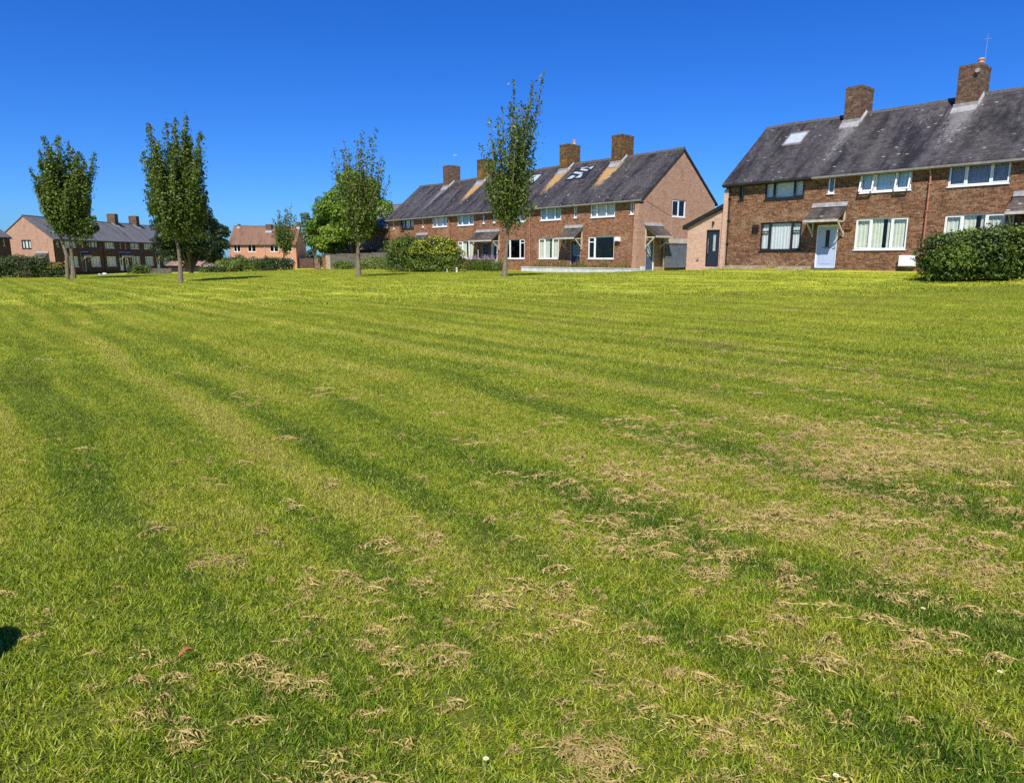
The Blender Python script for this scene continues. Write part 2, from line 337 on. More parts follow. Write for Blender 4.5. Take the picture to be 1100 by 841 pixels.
# colour of the turf, a function of the place on the lawn only (shared by the soil sheet and the blades)
BEAR = R(-39)   # mowing direction
ROT = BEAR
def turf_color(t, pos, blade=False):
    flat = t.mapping(pos, (1, 1, 0))
    warp = t.t.nodes.new('ShaderNodeVectorMath'); warp.operation = 'MULTIPLY_ADD'
    nn = t.t.nodes.new('ShaderNodeTexNoise'); t.set(nn.inputs['Vector'], flat); nn.inputs['Scale'].default_value = .12; nn.inputs['Detail'].default_value = 3
    t.set(warp.inputs[0], nn.outputs['Color']); warp.inputs[1].default_value = (1.1, 1.1, 0); t.set(warp.inputs[2], flat)
    rotv = t.mapping(warp.outputs[0], (1, 1, 1), (0, 0, ROT))
    # rotate by +39 deg so that local y runs along the mowing direction
    sx = t.t.nodes.new('ShaderNodeSeparateXYZ'); t.set(sx.inputs[0], rotv)
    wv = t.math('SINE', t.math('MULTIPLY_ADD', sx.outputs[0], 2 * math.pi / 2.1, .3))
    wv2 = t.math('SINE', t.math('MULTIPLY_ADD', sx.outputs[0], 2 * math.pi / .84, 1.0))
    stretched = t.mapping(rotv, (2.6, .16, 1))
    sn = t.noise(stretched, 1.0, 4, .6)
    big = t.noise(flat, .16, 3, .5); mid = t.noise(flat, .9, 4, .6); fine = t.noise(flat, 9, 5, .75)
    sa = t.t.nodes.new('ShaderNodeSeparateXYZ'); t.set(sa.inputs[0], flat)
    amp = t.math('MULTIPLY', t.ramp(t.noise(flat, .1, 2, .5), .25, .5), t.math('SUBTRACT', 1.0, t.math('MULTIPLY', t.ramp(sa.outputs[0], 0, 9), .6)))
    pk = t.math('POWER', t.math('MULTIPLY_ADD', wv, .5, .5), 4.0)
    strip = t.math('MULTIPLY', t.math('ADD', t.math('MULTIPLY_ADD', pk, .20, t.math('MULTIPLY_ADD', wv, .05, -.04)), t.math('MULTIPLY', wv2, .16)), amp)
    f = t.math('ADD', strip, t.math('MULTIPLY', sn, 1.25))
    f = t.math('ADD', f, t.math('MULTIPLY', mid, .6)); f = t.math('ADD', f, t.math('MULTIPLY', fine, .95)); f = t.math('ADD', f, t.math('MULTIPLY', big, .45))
    f = t.math('MULTIPLY', t.math('SUBTRACT', f, 1.155), 1.35)
    f = t.math('ADD', f, .0)
    cr = t.t.nodes.new('ShaderNodeValToRGB'); t.set(cr.inputs[0], f); e = cr.color_ramp.elements
    e[0].position = 0; e[0].color = (.050, .110, .006, 1); e[1].position = 1; e[1].color = (.62, .56, .12, 1)
    for p, cc in ((.25, (.105, .205, .009)), (.46, (.20, .31, .014)), (.66, (.37, .45, .025)), (.84, (.50, .51, .05))):
        k = e.new(p); k.color = (*cc, 1)
    c = cr.outputs[0]
    # paler / yellower with distance: grazing-view look of blade sides painted into the colour
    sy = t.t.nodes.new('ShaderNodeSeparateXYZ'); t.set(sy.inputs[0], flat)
    yellowed = t.ramp(sy.outputs[1], 3, 16)
    c = t.mix(t.math('MULTIPLY', yellowed, .42), c, (.58, .59, .055))
    # worn straw patches to the right of the green
    th = t.noise(t.mapping(rotv, (1, .6, 1)), .8, 5, .7)
    sxx = t.ramp(t.math('ADD', sy.outputs[0], t.math('MULTIPLY', sy.outputs[1], .12)), -1.0, 3.0)
    th2 = t.math('MULTIPLY', t.ramp(th, .52, .68), t.math('ADD', t.math('MULTIPLY', sxx, .5), .12))
    c = t.mix(th2, c, (.36, .29, .10))
    return c, fine
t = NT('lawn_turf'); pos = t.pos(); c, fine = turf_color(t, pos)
sy = t.t.nodes.new('ShaderNodeSeparateXYZ'); t.set(sy.inputs[0], pos)
n_a = t.noise(pos, 28, 4, .7); n_b = t.noise(t.mapping(pos, (1, .6, 1)), 7, 5, .7)
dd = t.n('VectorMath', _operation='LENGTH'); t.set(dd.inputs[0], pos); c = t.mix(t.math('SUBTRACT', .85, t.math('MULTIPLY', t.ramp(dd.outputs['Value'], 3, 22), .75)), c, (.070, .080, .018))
c = t.mix(t.math('MULTIPLY', t.ramp(n_a, .42, .60), .30), c, (.06, .085, .015))
c = t.mix(t.math('MULTIPLY', t.ramp(n_b, .50, .70), .35), c, (.10, .14, .015))
t.bsdf(c, .9, .1, bump=t.math('ADD', n_a, n_b), bdist=.03)
me.materials.append(t.mat)

# ------------------------------------------------------------ buildings
WT = .13
def wall_face(mb, y, x0, x1, z0, z1, holes, m=0, depth=WT):
    xs = sorted({x0, x1, *[h[0] for h in holes], *[h[1] for h in holes]}); zs = sorted({z0, z1, *[h[2] for h in holes], *[h[3] for h in holes]})
    for i in range(len(xs) - 1):
        for j in range(len(zs) - 1):
            cxm, czm = (xs[i] + xs[i + 1]) / 2, (zs[j] + zs[j + 1]) / 2
            if any(h[0] < cxm < h[1] and h[2] < czm < h[3] for h in holes): continue
            mb.face([(xs[i], y, zs[j]), (xs[i + 1], y, zs[j]), (xs[i + 1], y, zs[j + 1]), (xs[i], y, zs[j + 1])], m)
    for a, b, c_, d in holes:
        mb.face([(a, y, c_), (a, y, d), (a, y + depth, d), (a, y + depth, c_)], m); mb.face([(b, y, d), (b, y, c_), (b, y + depth, c_), (b, y + depth, d)], m)
        mb.face([(a, y, c_), (a, y + depth, c_), (b, y + depth, c_), (b, y, c_)], m); mb.face([(a, y, d), (b, y, d), (b, y + depth, d), (a, y + depth, d)], m)

def xf(o, kind):   # place a part built in the "facade" frame onto the right or left gable
    if kind: o.rotation_euler = (0, 0, kind[1]); o.location = kind[0]

def window(par, a, b, z0, z1, style='w', lights=(1, 1.3, 1), curtain='net', transom=None, opened=(), place=None, name='window', label=None, proud=0.0):
    fm = {'w': M['white'], 'k': M['black'], 'o': M['offwhite']}[style]
    f = MB(); y0, y1 = .045 - proud, .105 - proud; fw = .07
    f.box(a, y0, z0, a + fw, y1, z1); f.box(b - fw, y0, z0, b, y1, z1); f.box(a + fw, y0, z1 - fw, b - fw, y1, z1); f.box(a + fw, y0, z0, b - fw, y1, z0 + fw * 1.1)
    tot = sum(lights); x = a; xsn = [a]
    for k, l in enumerate(lights[:-1]):
        x += (b - a) * l / tot; f.box(x - .04, y0 - .004, z0 + fw * 1.1, x + .04, y1 - .004, z1 - fw); xsn.append(x)
    xsn.append(b)
    if transom:
        for k in transom[1]: f.box(xsn[k] + .05, y0 - .002, z0 + (z1 - z0) * transom[0] - .03, xsn[k + 1] - .05, y1 - .006, z0 + (z1 - z0) * transom[0] + .03)
    # inner casement beads
    for k in range(len(lights)):
        if k % 2 == 0 and (b - a) > .6:
            p, q = xsn[k] + .05, xsn[k + 1] - .05; f.box(p, y0 - .012, z0 + .07, p + .035, y0 + .01, z1 - .07); f.box(q - .035, y0 - .012, z0 + .07, q, y0 + .01, z1 - .07)
            f.box(p + .035, y0 - .012, z0 + .07, q - .035, y0 + .01, z0 + .105); f.box(p + .035, y0 - .012, z1 - .105, q - .035, y0 + .01, z1 - .07)
    o = f.build(name, fm, par); xf(o, place)
    if label: o['label'] = label
    g = MB(); g.face([(a + .05, y0 + .025, z0 + .05), (b - .05, y0 + .025, z0 + .05), (b - .05, y0 + .025, z1 - .05), (a + .05, y0 + .025, z1 - .05)]); g.build('glass', M['glass'], o)
    s = MB(); s.box(a - .03, -.055, z0 - .045, b + .03, .044, z0 - .003); s.build('sill', fm, o)
    cm = {'net': M['curtain'], 'cream': M['curtain_c'], 'grey': M['curtain_g'], 'blue': M['curtain_b']}.get(curtain)
    if curtain in ('net', 'cream'):
        n = max(10, int((b - a) / .05)); cb = MB(); rr = random.random() * 9
        segs = [(a, b)] if curtain == 'net' else [(a, a + (b - a) * .52), (a + (b - a) * .60, b)]
        for p, q in segs:
            n = max(6, int((q - p) / .05)); px = [(p + (q - p) * k / n, y1 + .045 + .013 * math.sin(k * 1.9 + rr + .8 * math.sin(k * .6))) for k in range(n + 1)]
            for k in range(n): cb.face([(px[k][0], px[k][1], z0 - .05), (px[k + 1][0], px[k + 1][1], z0 - .05), (px[k + 1][0], px[k + 1][1], z1), (px[k][0], px[k][1], z1)], smooth=True)
        cb.build('curtain', cm, o)
    elif cm:
        cb = MB(); hh = z0 + (z1 - z0) * (.0 if curtain == 'blue' else .0)
        n = max(4, int((b - a) / .09))
        for k in range(n):
            p = a + (b - a) * k / n; q = a + (b - a) * (k + .93) / n
            cb.face([(p, y1 + .03 + .01 * (k % 2), hh), (q, y1 + .035 + .01 * (k % 2), hh), (q, y1 + .035 + .01 * (k % 2), z1), (p, y1 + .03 + .01 * (k % 2), z1)])
        cb.build('blind', cm, o)
    for k in opened:   # a sash pushed open at the bottom, hinged at the top
        p, q = xsn[k] + .03, xsn[k + 1] - .03; s = MB(); d = .22
        def P(x, tt, off=0): return (x, y0 - .02 - d * tt - off, z1 - .07 - (z1 - z0 - .12) * tt)
        for (x0_, x1_) in ((p, p + .06), (q - .06, q)):
            s.hexa([P(x0_, 1, 0), P(x1_, 1, 0), P(x1_, 1, .04), P(x0_, 1, .04), P(x0_, 0, 0), P(x1_, 0, 0), P(x1_, 0, .04), P(x0_, 0, .04)])
        for t0, t1 in ((0, .07), (.93, 1)):
            s.hexa([P(p + .06, t1, 0), P(q - .06, t1, 0), P(q - .06, t1, .04), P(p + .06, t1, .04), P(p + .06, t0, 0), P(q - .06, t0, 0), P(q - .06, t0, .04), P(p + .06, t0, .04)])
        s.build('open_sash', fm, o)
    return o

def door(par, a, b, z0, z1, fm, dm, glass=None, place=None, handle=True, label=None):
    d = MB(); d.box(a + .06, .07, z0, b - .06, .115, z1 - .06)
    # raised panels
    w = b - a - .12
    d.box(a + .06 + w * .18, .060, z0 + .18, b - .06 - w * .18, .071, z0 + .18 + (z1 - z0) * .22)
    o = d.build('door', dm, par); xf(o, place)
    if label: o['label'] = label
    f = MB(); f.box(a, .03, z0, a + .06, .12, z1); f.box(b - .06, .03, z0, b, .12, z1); f.box(a + .06, .03, z1 - .06, b - .06, .12, z1); f.box(a + .06, .0, z0 - .04, b - .06, .125, z0 - .002)
    f.build('door_frame', fm, o)
    if glass:
        g = MB(); x0, x1, h0, h1, gm = glass; g.box(a + (b - a) * x0, .058, z0 + (z1 - z0) * h0, a + (b - a) * x1, .069, z0 + (z1 - z0) * h1); g.build('glass', gm, o)
    if handle:
        h = MB(); xh = b - .14; h.box(xh, .02, z0 + 1.0, xh + .03, .055, z0 + 1.03); h.box(xh - .08, .012, z0 + 1.0, xh + .02, .028, z0 + 1.03); h.box(xh, .055, z0 + .92, xh + .03, .07, z0 + 1.1); h.build('handle', M['lead'], o)
        l = MB(); l.box(a + .3, .056, z0 + .98, b - .3, .0695, z0 + 1.04); l.build('letter_box', M['lead'], o)
    return o

def canopy(par, a, b, zt, zb, out=.9, place=None, mat='roof_c'):
    c_ = MB(); th = .07; L = math.hypot(out, zt - zb)
    p = [(a - .03, -out, zb), (b + .03, -out, zb), (b + .03, -.004, zt), (a - .03, -.004, zt)]
    top = [(x, y, z + th) for x, y, z in p]
    c_.face(p[::-1], 1); c_.face(top, 0, [(a, 0), (b, 0), (b, L), (a, L)])
    for i in range(4):
        j = (i + 1) % 4; c_.face([p[i], p[j], top[j], top[i]], 1)
    # slate courses as real laps
    n = int(L / .17)
    for k in range(n):
        t0, t1 = k / n, (k + 1) / n; lift = .018
        f = lambda x, tt, u: (x, -out + out * tt - .02, zb + (zt - zb) * tt + th + u)
        c_.face([f(a - .03, t0, lift), f(b + .03, t0, lift), f(b + .03, t1, .003), f(a - .03, t1, .003)], 0, [(a, L * t0), (b, L * t0), (b, L * t1), (a, L * t1)])
        c_.face([f(a - .03, t0, 0), f(b + .03, t0, 0), f(b + .03, t0, lift), f(a - .03, t0, lift)], 0)
    o = c_.build('porch_canopy', [M[mat], M['bark_d']], par); xf(o, place)
    s = MB(); s.face([(a - .06, -.03, zt + .22), (b + .06, -.03, zt + .22), (b + .06, -.006, zt + .26), (a - .06, -.006, zt + .26)][::-1])
    s.hexa([(a - .05, -.14, zt - .0 + th - .03), (b + .05, -.14, zt + th - .03), (b + .05, -.004, zt + th + .03), (a - .05, -.004, zt + th + .03), (a - .05, -.06, zt + .24), (b + .05, -.06, zt + .24), (b + .05, -.004, zt + .26), (a - .05, -.004, zt + .26)])
    s.build('flashing', M['lead'], o)
    s = MB(); s.box(a - .05, -out - .035, zb - .03, b + .05, -out - .005, zb + .09); s.build('fascia', M['offwhite'], o)
    for x in (a + .06, b - .06):
        s = MB(); s.bar((x, -.03, zb - .75), (x, -.03, zt - .05), .06, .06); s.bar((x, -.06, zb - .62), (x, -out * .8, zb - .01), .06, .07); s.bar((x, -.02, zb - .0), (x, -out + .05, zb - .0), .05, .07)
        s.build('bracket', M['offwhite'], o)
    return o

def chimney(par, xc, w, y0, y1, zb, zt, mat, pot=False, aerial=False, k=.8175, ridge_y=4., ez=4.9, fl='lead'):
    c_ = MB(); c_.box(xc - w / 2, y0, zb - .6, xc + w / 2, y1, zt - .13)
    c_.box(xc - w / 2 - .012, y0 - .012, zt - .13, xc + w / 2 + .012, y1 + .012, zt)
    o = c_.build('chimney', mat, par)
    s = MB(); s.hexa([(xc - w / 2 + .03, y0 + .03, zt), (xc + w / 2 - .03, y0 + .03, zt), (xc + w / 2 - .03, y1 - .03, zt), (xc - w / 2 + .03, y1 - .03, zt), (xc - w / 2 + .2, y0 + .3, zt + .07), (xc + w / 2 - .2, y0 + .3, zt + .07), (xc + w / 2 - .2, y1 - .3, zt + .07), (xc - w / 2 + .2, y1 - .3, zt + .07)])
    s.build('mortar_cap', M['ridge'], o)
    zr = lambda y: ez + k * min(y, 2 * ridge_y - y) + .09
    s = MB(); s.box(xc - w / 2 - .06, y0 - .05, zr(y0) - .12, xc + w / 2 + .06, y0 - .002, zr(y0) + .20)
    s.hexa([(xc - w / 2 - .08, y0 - .30, zr(y0 - .3) - .03), (xc + w / 2 + .08, y0 - .30, zr(y0 - .3) - .03), (xc + w / 2 + .08, y0 - .05, zr(y0) - .05), (xc - w / 2 - .08, y0 - .05, zr(y0) - .05),
            (xc - w / 2 - .08, y0 - .30, zr(y0 - .3) + .02), (xc + w / 2 + .08, y0 - .30, zr(y0 - .3) + .02), (xc + w / 2 + .08, y0 - .05, zr(y0) + .06), (xc - w / 2 - .08, y0 - .05, zr(y0) + .06)])
    for sx in (-1, 1):
        xa = xc + sx * (w / 2 + .002); xb = xc + sx * (w / 2 + .09); xa, xb = min(xa, xb), max(xa, xb)
        s.hexa([(xa, y0, zr(y0) - .08), (xb, y0, zr(y0) - .08), (xb, ridge_y, zr(ridge_y) - .08), (xa, ridge_y, zr(ridge_y) - .08), (xa, y0, zr(y0) + .13), (xb, y0, zr(y0) + .03), (xb, ridge_y, zr(ridge_y) + .03), (xa, ridge_y, zr(ridge_y) + .13)])
    s.build('flashing', M[fl], o)
    if pot:
        s = MB(); s.tube([(xc + .1, y1 - .35, zt), (xc + .1, y1 - .35, zt + .38)], [.14, .12], 10); s.tube([(xc + .1, y1 - .35, zt + .34), (xc + .1, y1 - .35, zt + .42)], .15, 10); s.build('chimney_pot', M['pot'], o)
    if aerial:
        s = MB(); s.tube([(xc + .3, y0 + .9, zt - .2), (xc + .3, y0 + .9, zt + 1.45)], .009, 5); s.tube([(xc + .18, y0 + .8, zt + 1.2), (xc + .42, y0 + 1.0, zt + 1.22)], .008, 5)
        s.build('aerial', M['lead'], o)
        s = MB(); s.tube([(xc + w / 2 - .1, y0 - .03, zt - .35), (xc + w / 2 - .1, y0 - .12, zt - .35)], .10, 10); s.build('cowl', M['lead'], o)
    return o

def roof(par, x0, x1, W, E, Rg, mat, ov=.26, verge=.10, pale=(), orange=(), k=None):
    k = (Rg - E) / (W / 2); ry = W / 2; th = .10
    nx = max(2, int((x1 - x0) / .3)); ny = 16
    X = np.linspace(x0 - verge, x1 + verge, nx + 1); T = np.linspace(-ov, ry, ny + 1)
    verts = []; faces = []; uvs = []; pal = []; ora = []; sl = math.sqrt(1 + k * k)
    bow = lambda x: .025 * math.sin(x * .55 + 1) + .015 * math.sin(x * 1.3)
    for side in (0, 1):
        off = len(verts)
        for y in T:
            for x in X:
                yy = y if side == 0 else W - y
                verts.append((x, yy, E + k * y + .06 + bow(x) * max(0, y / ry)))
                pv = ov_ = 0.0
                if side == 0:
                    for xc, hw, y_top, ln, amt in pale:
                        d = abs(x - xc - .0) / hw; q = (y_top - y) / ln
                        if q > -.1: pv = max(pv, amt * max(0, 1.15 - d) * max(0, 1 - .65 * max(0, q)))
                    for xc, hw, y_top, ln, amt in orange:
                        d = abs(x - xc) / hw; q = (y_top - y) / ln
                        if q > -.1: ov_ = max(ov_, amt * max(0, 1.35 - d ** 2 * .6) * max(0, 1.1 - max(0, q)))
                pal.append(pv); ora.append(ov_)
        for j in range(ny):
            for i in range(nx):
                a = off + j * (nx + 1) + i; q = (a, a + 1, a + nx + 2, a + nx + 1)
                faces.append(q if side == 0 else q[::-1])
    me = bpy.data.meshes.new('roof'); base = len(verts)
    # underside + edges
    ex = [x0 - verge, x1 + verge]
    und = []
    for x in ex: und += [(x, -ov, E - k * ov - .05), (x, ry, Rg - .05), (x, W + ov, E - k * ov - .05)]
    verts += und; pal += [0] * 6; ora += [0] * 6; b0 = base
    faces += [(b0, b0 + 1, b0 + 4, b0 + 3), (b0 + 1, b0 + 2, b0 + 5, b0 + 4)]
    row = nx + 1; topf = ny * row; s2 = (ny + 1) * row
    faces += [(0, nx, b0 + 3, b0), (s2 + nx, s2, b0 + 2, b0 + 5)]
    faces += [tuple([b0, b0 + 1] + [j * row for j in range(ny, -1, -1)]), tuple([b0 + 4, b0 + 3] + [j * row + nx for j in range(0, ny + 1)])]
    faces += [tuple([b0 + 1, b0 + 2] + [s2 + j * row for j in range(0, ny + 1)]), tuple([b0 + 5, b0 + 4] + [s2 + j * row + nx for j in range(ny, -1, -1)])]
    me.from_pydata(verts, [], faces); me.materials.append(mat)
    ul = me.uv_layers.new(name='UVMap'); u = []
    for lp in me.loops:
        v = verts[lp.vertex_index]; yy = v[1] if v[1] <= ry else W - v[1]; u += [v[0], yy * sl]
    ul.data.foreach_set('uv', u)
    for nm, arr in (('pale', pal), ('orange', ora)):
        at = me.attributes.new(nm, 'FLOAT', 'POINT'); at.data.foreach_set('value', arr)
    me.update(); o = link(bpy.data.objects.new('roof', me)); o.parent = par
    rd = MB(); x = x0 - verge
    while x < x1 + verge - .01:
        xe = min(x + .44, x1 + verge); z = Rg + .06 + bow(x); j = random.uniform(-.012, .012)
        rd.hexa([(x, ry - .14, z - .10), (xe - .006, ry - .14, z - .10), (xe - .006, ry + .14, z - .10), (x, ry + .14, z - .10), (x, ry - .05, z + .075 + j), (xe - .006, ry - .05, z + .06 + j), (xe - .006, ry + .05, z + .06 + j), (x, ry + .05, z + .075 + j)])
        x = xe
    rd.build('ridge_tiles', M['ridge'], o)
    return o

def shell(par, x0, x1, W, E, Rg, holes, mats, gable_holes=(), gside=1, z0=-1.3, recess=None):
    mb = MB(); k = (Rg - E) / (W / 2)
    wall_face(mb, 0, x0, x1, z0, E, holes, 0)
    mb.face([(x1, W, z0), (x0, W, z0), (x0, W, E), (x1, W, E)], 0)
    for xg, sgn in ((x0, -1), (x1, 1)):
        hs_ = list(gable_holes) if sgn == gside else []
        # gable: rectangle part with holes + triangle
        ysn = sorted({0, W, *[h[0] for h in hs_], *[h[1] for h in hs_]}); zsn = sorted({z0, E, *[h[2] for h in hs_], *[min(h[3], E) for h in hs_]})
        for i in range(len(ysn) - 1):
            for j in range(len(zsn) - 1):
                cm, cz = (ysn[i] + ysn[i + 1]) / 2, (zsn[j] + zsn[j + 1]) / 2
                if any(h[0] < cm < h[1] and h[2] < cz < h[3] for h in hs_): continue
                q = [(xg, ysn[i], zsn[j]), (xg, ysn[i + 1], zsn[j]), (xg, ysn[i + 1], zsn[j + 1]), (xg, ysn[i], zsn[j + 1])]
                mb.face(q if sgn > 0 else q[::-1], 1)
        tr = [(xg, 0, E), (xg, W, E), (xg, W / 2, Rg)]; mb.face(tr if sgn > 0 else tr[::-1], 1)
        for h in hs_:
            d = -sgn * WT
            mb.face([(xg, h[0], h[2]), (xg, h[0], h[3]), (xg + d, h[0], h[3]), (xg + d, h[0], h[2])], 1); mb.face([(xg, h[1], h[3]), (xg, h[1], h[2]), (xg + d, h[1], h[2]), (xg + d, h[1], h[3])], 1)
            mb.face([(xg, h[0], h[2]), (xg + d, h[0], h[2]), (xg + d, h[1], h[2]), (xg, h[1], h[2])], 1); mb.face([(xg, h[0], h[3]), (xg, h[1], h[3]), (xg + d, h[1], h[3]), (xg + d, h[0], h[3])], 1)
    mb.face([(x0, 0, z0), (x0, W, z0), (x1, W, z0), (x1, 0, z0)], 0)
    return mb.build('wall', mats, par)

def gutter(par, x0, x1, E, mat, y=-.27, name='gutter', label=None):
    g = MB(); z = E - .30
    g.box(x0, y - .06, z - .02, x1, y + .045, z + .075); g.box(x0, y + .045, z - .06, x1, y + .07, z + .10)
    g.box(x0, y + .07, z - .055, x1, -.002, z - .03)     # soffit
    for k in range(int((x1 - x0) / 1.0)): g.box(x0 + k + .5, y - .068, z - .028, x0 + k + .53, y + .045, z + .06)
    o = g.build(name, mat, par)
    if label: o['label'] = label
    return o
def pipe(par, x, z0, E, mat, y=-.10):
    p = MB(); p.tube([(x, -.25, E - .30), (x, -.23, E - .42), (x, y, E - .62), (x, y, z0)], .04, 8)
    for z in (E - 1.0, E - 2.2, E - 3.5): p.box(x - .06, y - .05, z, x + .06, -.001, z + .05)
    return p.build('downpipe', mat, par)

def skylight(par, x0, x1, ya, yb, E, k, frame, pane_fill=None, opened=False):
    z = lambda y, h=0: E + k * y + .06 + h
    s = MB(); h0, h1 = -.02, .07
    def ring(a, b, c_, d): s.hexa([(a, c_, z(c_, h0)), (b, c_, z(c_, h0)), (b, d, z(d, h0)), (a, d, z(d, h0)), (a, c_, z(c_, h1)), (b, c_, z(c_, h1)), (b, d, z(d, h1)), (a, d, z(d, h1))])
    w = .07; ring(x0, x1, ya, ya + w); ring(x0, x1, yb - w, yb); ring(x0, x0 + w, ya + w, yb - w); ring(x1 - w, x1, ya + w, yb - w)
    o = s.build('skylight', frame, par)
    g = MB(); g.hexa([(x0 + w, ya + w, z(ya + w, 0)), (x1 - w, ya + w, z(ya + w, 0)), (x1 - w, yb - w, z(yb - w, 0)), (x0 + w, yb - w, z(yb - w, 0)), (x0 + w, ya + w, z(ya + w, .045)), (x1 - w, ya + w, z(ya + w, .045)), (x1 - w, yb - w, z(yb - w, .045)), (x0 + w, yb - w, z(yb - w, .045))])
    g.build('glass', pane_fill or M['glass'], o)
    return o

W_, E_, RG = 8.0, 4.9, 8.17
K_ = (RG - E_) / (W_ / 2)
UP = (3.72, 4.84); GR = (.88, 2.42)
# layout in s (metres from the shared origin corner): (kind, s0, s1, z0, z1, style, lights, curtain)
def row_layout():
    L = []
    up = [(2.42, 4.71), (7.7, 9.96), (11.68, 14.0), (18.45, 20.87), (22.46, 24.85), (28.1, 30.4)]
    gr = [(2.42, 4.88), (7.89, 10.14), (11.77, 14.16), (18.53, 20.86), (22.5, 24.9), (28.1, 30.4)]
    sl_ = [(.78, 1.10), (6.06, 6.38), (15.48, 15.78), (16.9, 17.2), (26.3, 26.6), (31.7, 32.0)]
    return up, gr, sl_

# ---------- right-hand terrace (local x runs right, y into the building)
def RZ(b): return -R(90 + b)
ROWB = -39.86
rr_ = empty('terraced_house', (12.26, 40.39, .97), RZ(ROWB), 'brown brick terrace on the right with black and white framed windows and pale blue door', 'terrace', None)
holes = []; wl = []
up = [(2.43, 4.65, 'k', 'net'), (7.5, 9.84, 'w', 'blue'), (11.35, 13.67, 'w', 'grey'), (18.45, 20.8, 'w', 'net'), (23, 25.3, 'w', 'net'), (28.2, 30.5, 'w', 'net')]
gr = [(2.33, 4.69, 'k', 'net'), (7.47, 9.88, 'w', 'cream'), (11.4, 13.7, 'w', 'cream'), (18.45, 20.8, 'w', 'net'), (23, 25.3, 'w', 'net'), (28.2, 30.5, 'w', 'net')]
sls = [(.85, 1.15, 'k'), (5.9, 6.25, 'w'), (15.7, 16.0, 'w'), (16.9, 17.2, 'w')]
for a, b, s_, c_ in up: holes.append((a, b, 3.74, 4.82)); wl.append((a, b, 3.74, 4.82, s_, c_, 'u'))
for a, b, s_, c_ in gr: holes.append((a, b, 1.02, 2.52)); wl.append((a, b, 1.02, 2.52, s_, c_, 'g'))
for a, b, s_ in sls: holes.append((a, b, 3.82, 4.82)); wl.append((a, b, 3.82, 4.82, s_, None, 's'))
doors_r = [(5.52, 6.62), (14.55, 15.45), (16.2, 17.1)]
for a, b in doors_r: holes.append((a, b, .12, 2.27))
shell(rr_, 0, 33, W_, E_, RG, holes, [M['brick_r'], M['brick_g']], (), -1)
for a, b, z0, z1, s_, c_, kk in wl:
    kw = {}
    if kk == 's': kw['lights'] = (1,); 
    if kk == 'g' and s_ == 'k': kw['lights'] = (1, 2.2, 1); kw['transom'] = (.68, (0, 2))
    if kk == 'u' and s_ == 'k': kw['lights'] = (1, 2, 1)
    if kk == 'u' and c_ == 'blue': kw['opened'] = (0, 2)
    window(rr_, a, b, z0, z1, s_, curtain=c_ if kk != 's' else 'grey', label={'k': 'black framed window', 'w': None}[s_], **kw)
door(rr_, 5.52, 6.62, .14, 2.27, M['white'], M['door_b'], (.42, .60, .45, .88, M['black']), label='pale blue front door')
for a, b in doors_r[1:]: door(rr_, a, b, .14, 2.27, M['white'], M['door_k'], (.2, .8, .5, .88, M['glass']))
canopy(rr_, 5.25, 6.95, 3.12, 2.42); canopy(rr_, 13.95, 17.3, 3.12, 2.42)
roof(rr_, 0, 33, W_, E_, RG, M['roof'], pale=[(5.3, .75, 3.5, 3.8, .95), (10.65, .95, 3.5, 3.2, 1.1), (9.0, 2.2, 3.2, 3, .45), (13.2, 1.2, 3.0, 3.4, .4), (17.5, .8, 3.4, 3.6, .9)])
chimney(rr_, 5.25, .86, 3.3, 4.7, 7, 9.55, M['brick_c']); chimney(rr_, 10.62, .92, 3.25, 4.65, 7, 9.55, M['brick_c'], pot=True, aerial=True); chimney(rr_, 21.9, .86, 3.3, 4.7, 7, 9.55, M['brick_c'])
gutter(rr_, -.08, 5.15, E_, M['gutter_b'], label='black gutter'); gutter(rr_, 5.152, 33.05, E_, M['gutter'])
pipe(rr_, .32, -.2, E_, M['gutter_b']); pipe(rr_, 10.65, -.2, E_, M['pipe_r'])
skylight(rr_, 1.95, 3.05, 2.25, 3.15, E_, K_, M['gutter'], M['tile_w'])
s = MB(); s.box(1.86, -.10, 2.06, 2.21, -.002, 2.42); s.box(1.88, -.13, 2.10, 2.19, -.10, 2.16); s.box(1.88, -.13, 2.22, 2.19, -.10, 2.28); s.build('boiler_flue', M['black'], rr_)
s = MB()
for k in range(6): s.box(6.78, -.10 - .01 * (k % 2), 2.03 + .075 * k, 7.30, -.002, 2.085 + .075 * k)
s.build('air_vent', M['brick_r'], rr_)
s = MB(); s.box(9.72, -.24, .24, 10.42, -.002, .74); s.box(9.75, -.25, .27, 10.39, -.24, .71); s.build('meter_box', M['white'], rr_)
s = MB(); s.hexa([(-.02, -.30, -1.2), (.26, -.30, -1.2), (.26, -.002, -1.2), (-.02, -.002, -1.2), (-.02, -.12, 4.45), (.26, -.12, 4.45), (.26, -.002, 4.45), (-.02, -.002, 4.45)]); s.build('corner_pier', M['brick_e'], rr_)
s = MB(); s.box(.4, -.035, -.35, 33, -.002, .06); s.build('plinth', M['brick_m'], rr_)
s = MB(); s.box(5.4, -.42, -.3, 6.75, -.036, .09); s.build('door_step', M['ridge'], rr_)
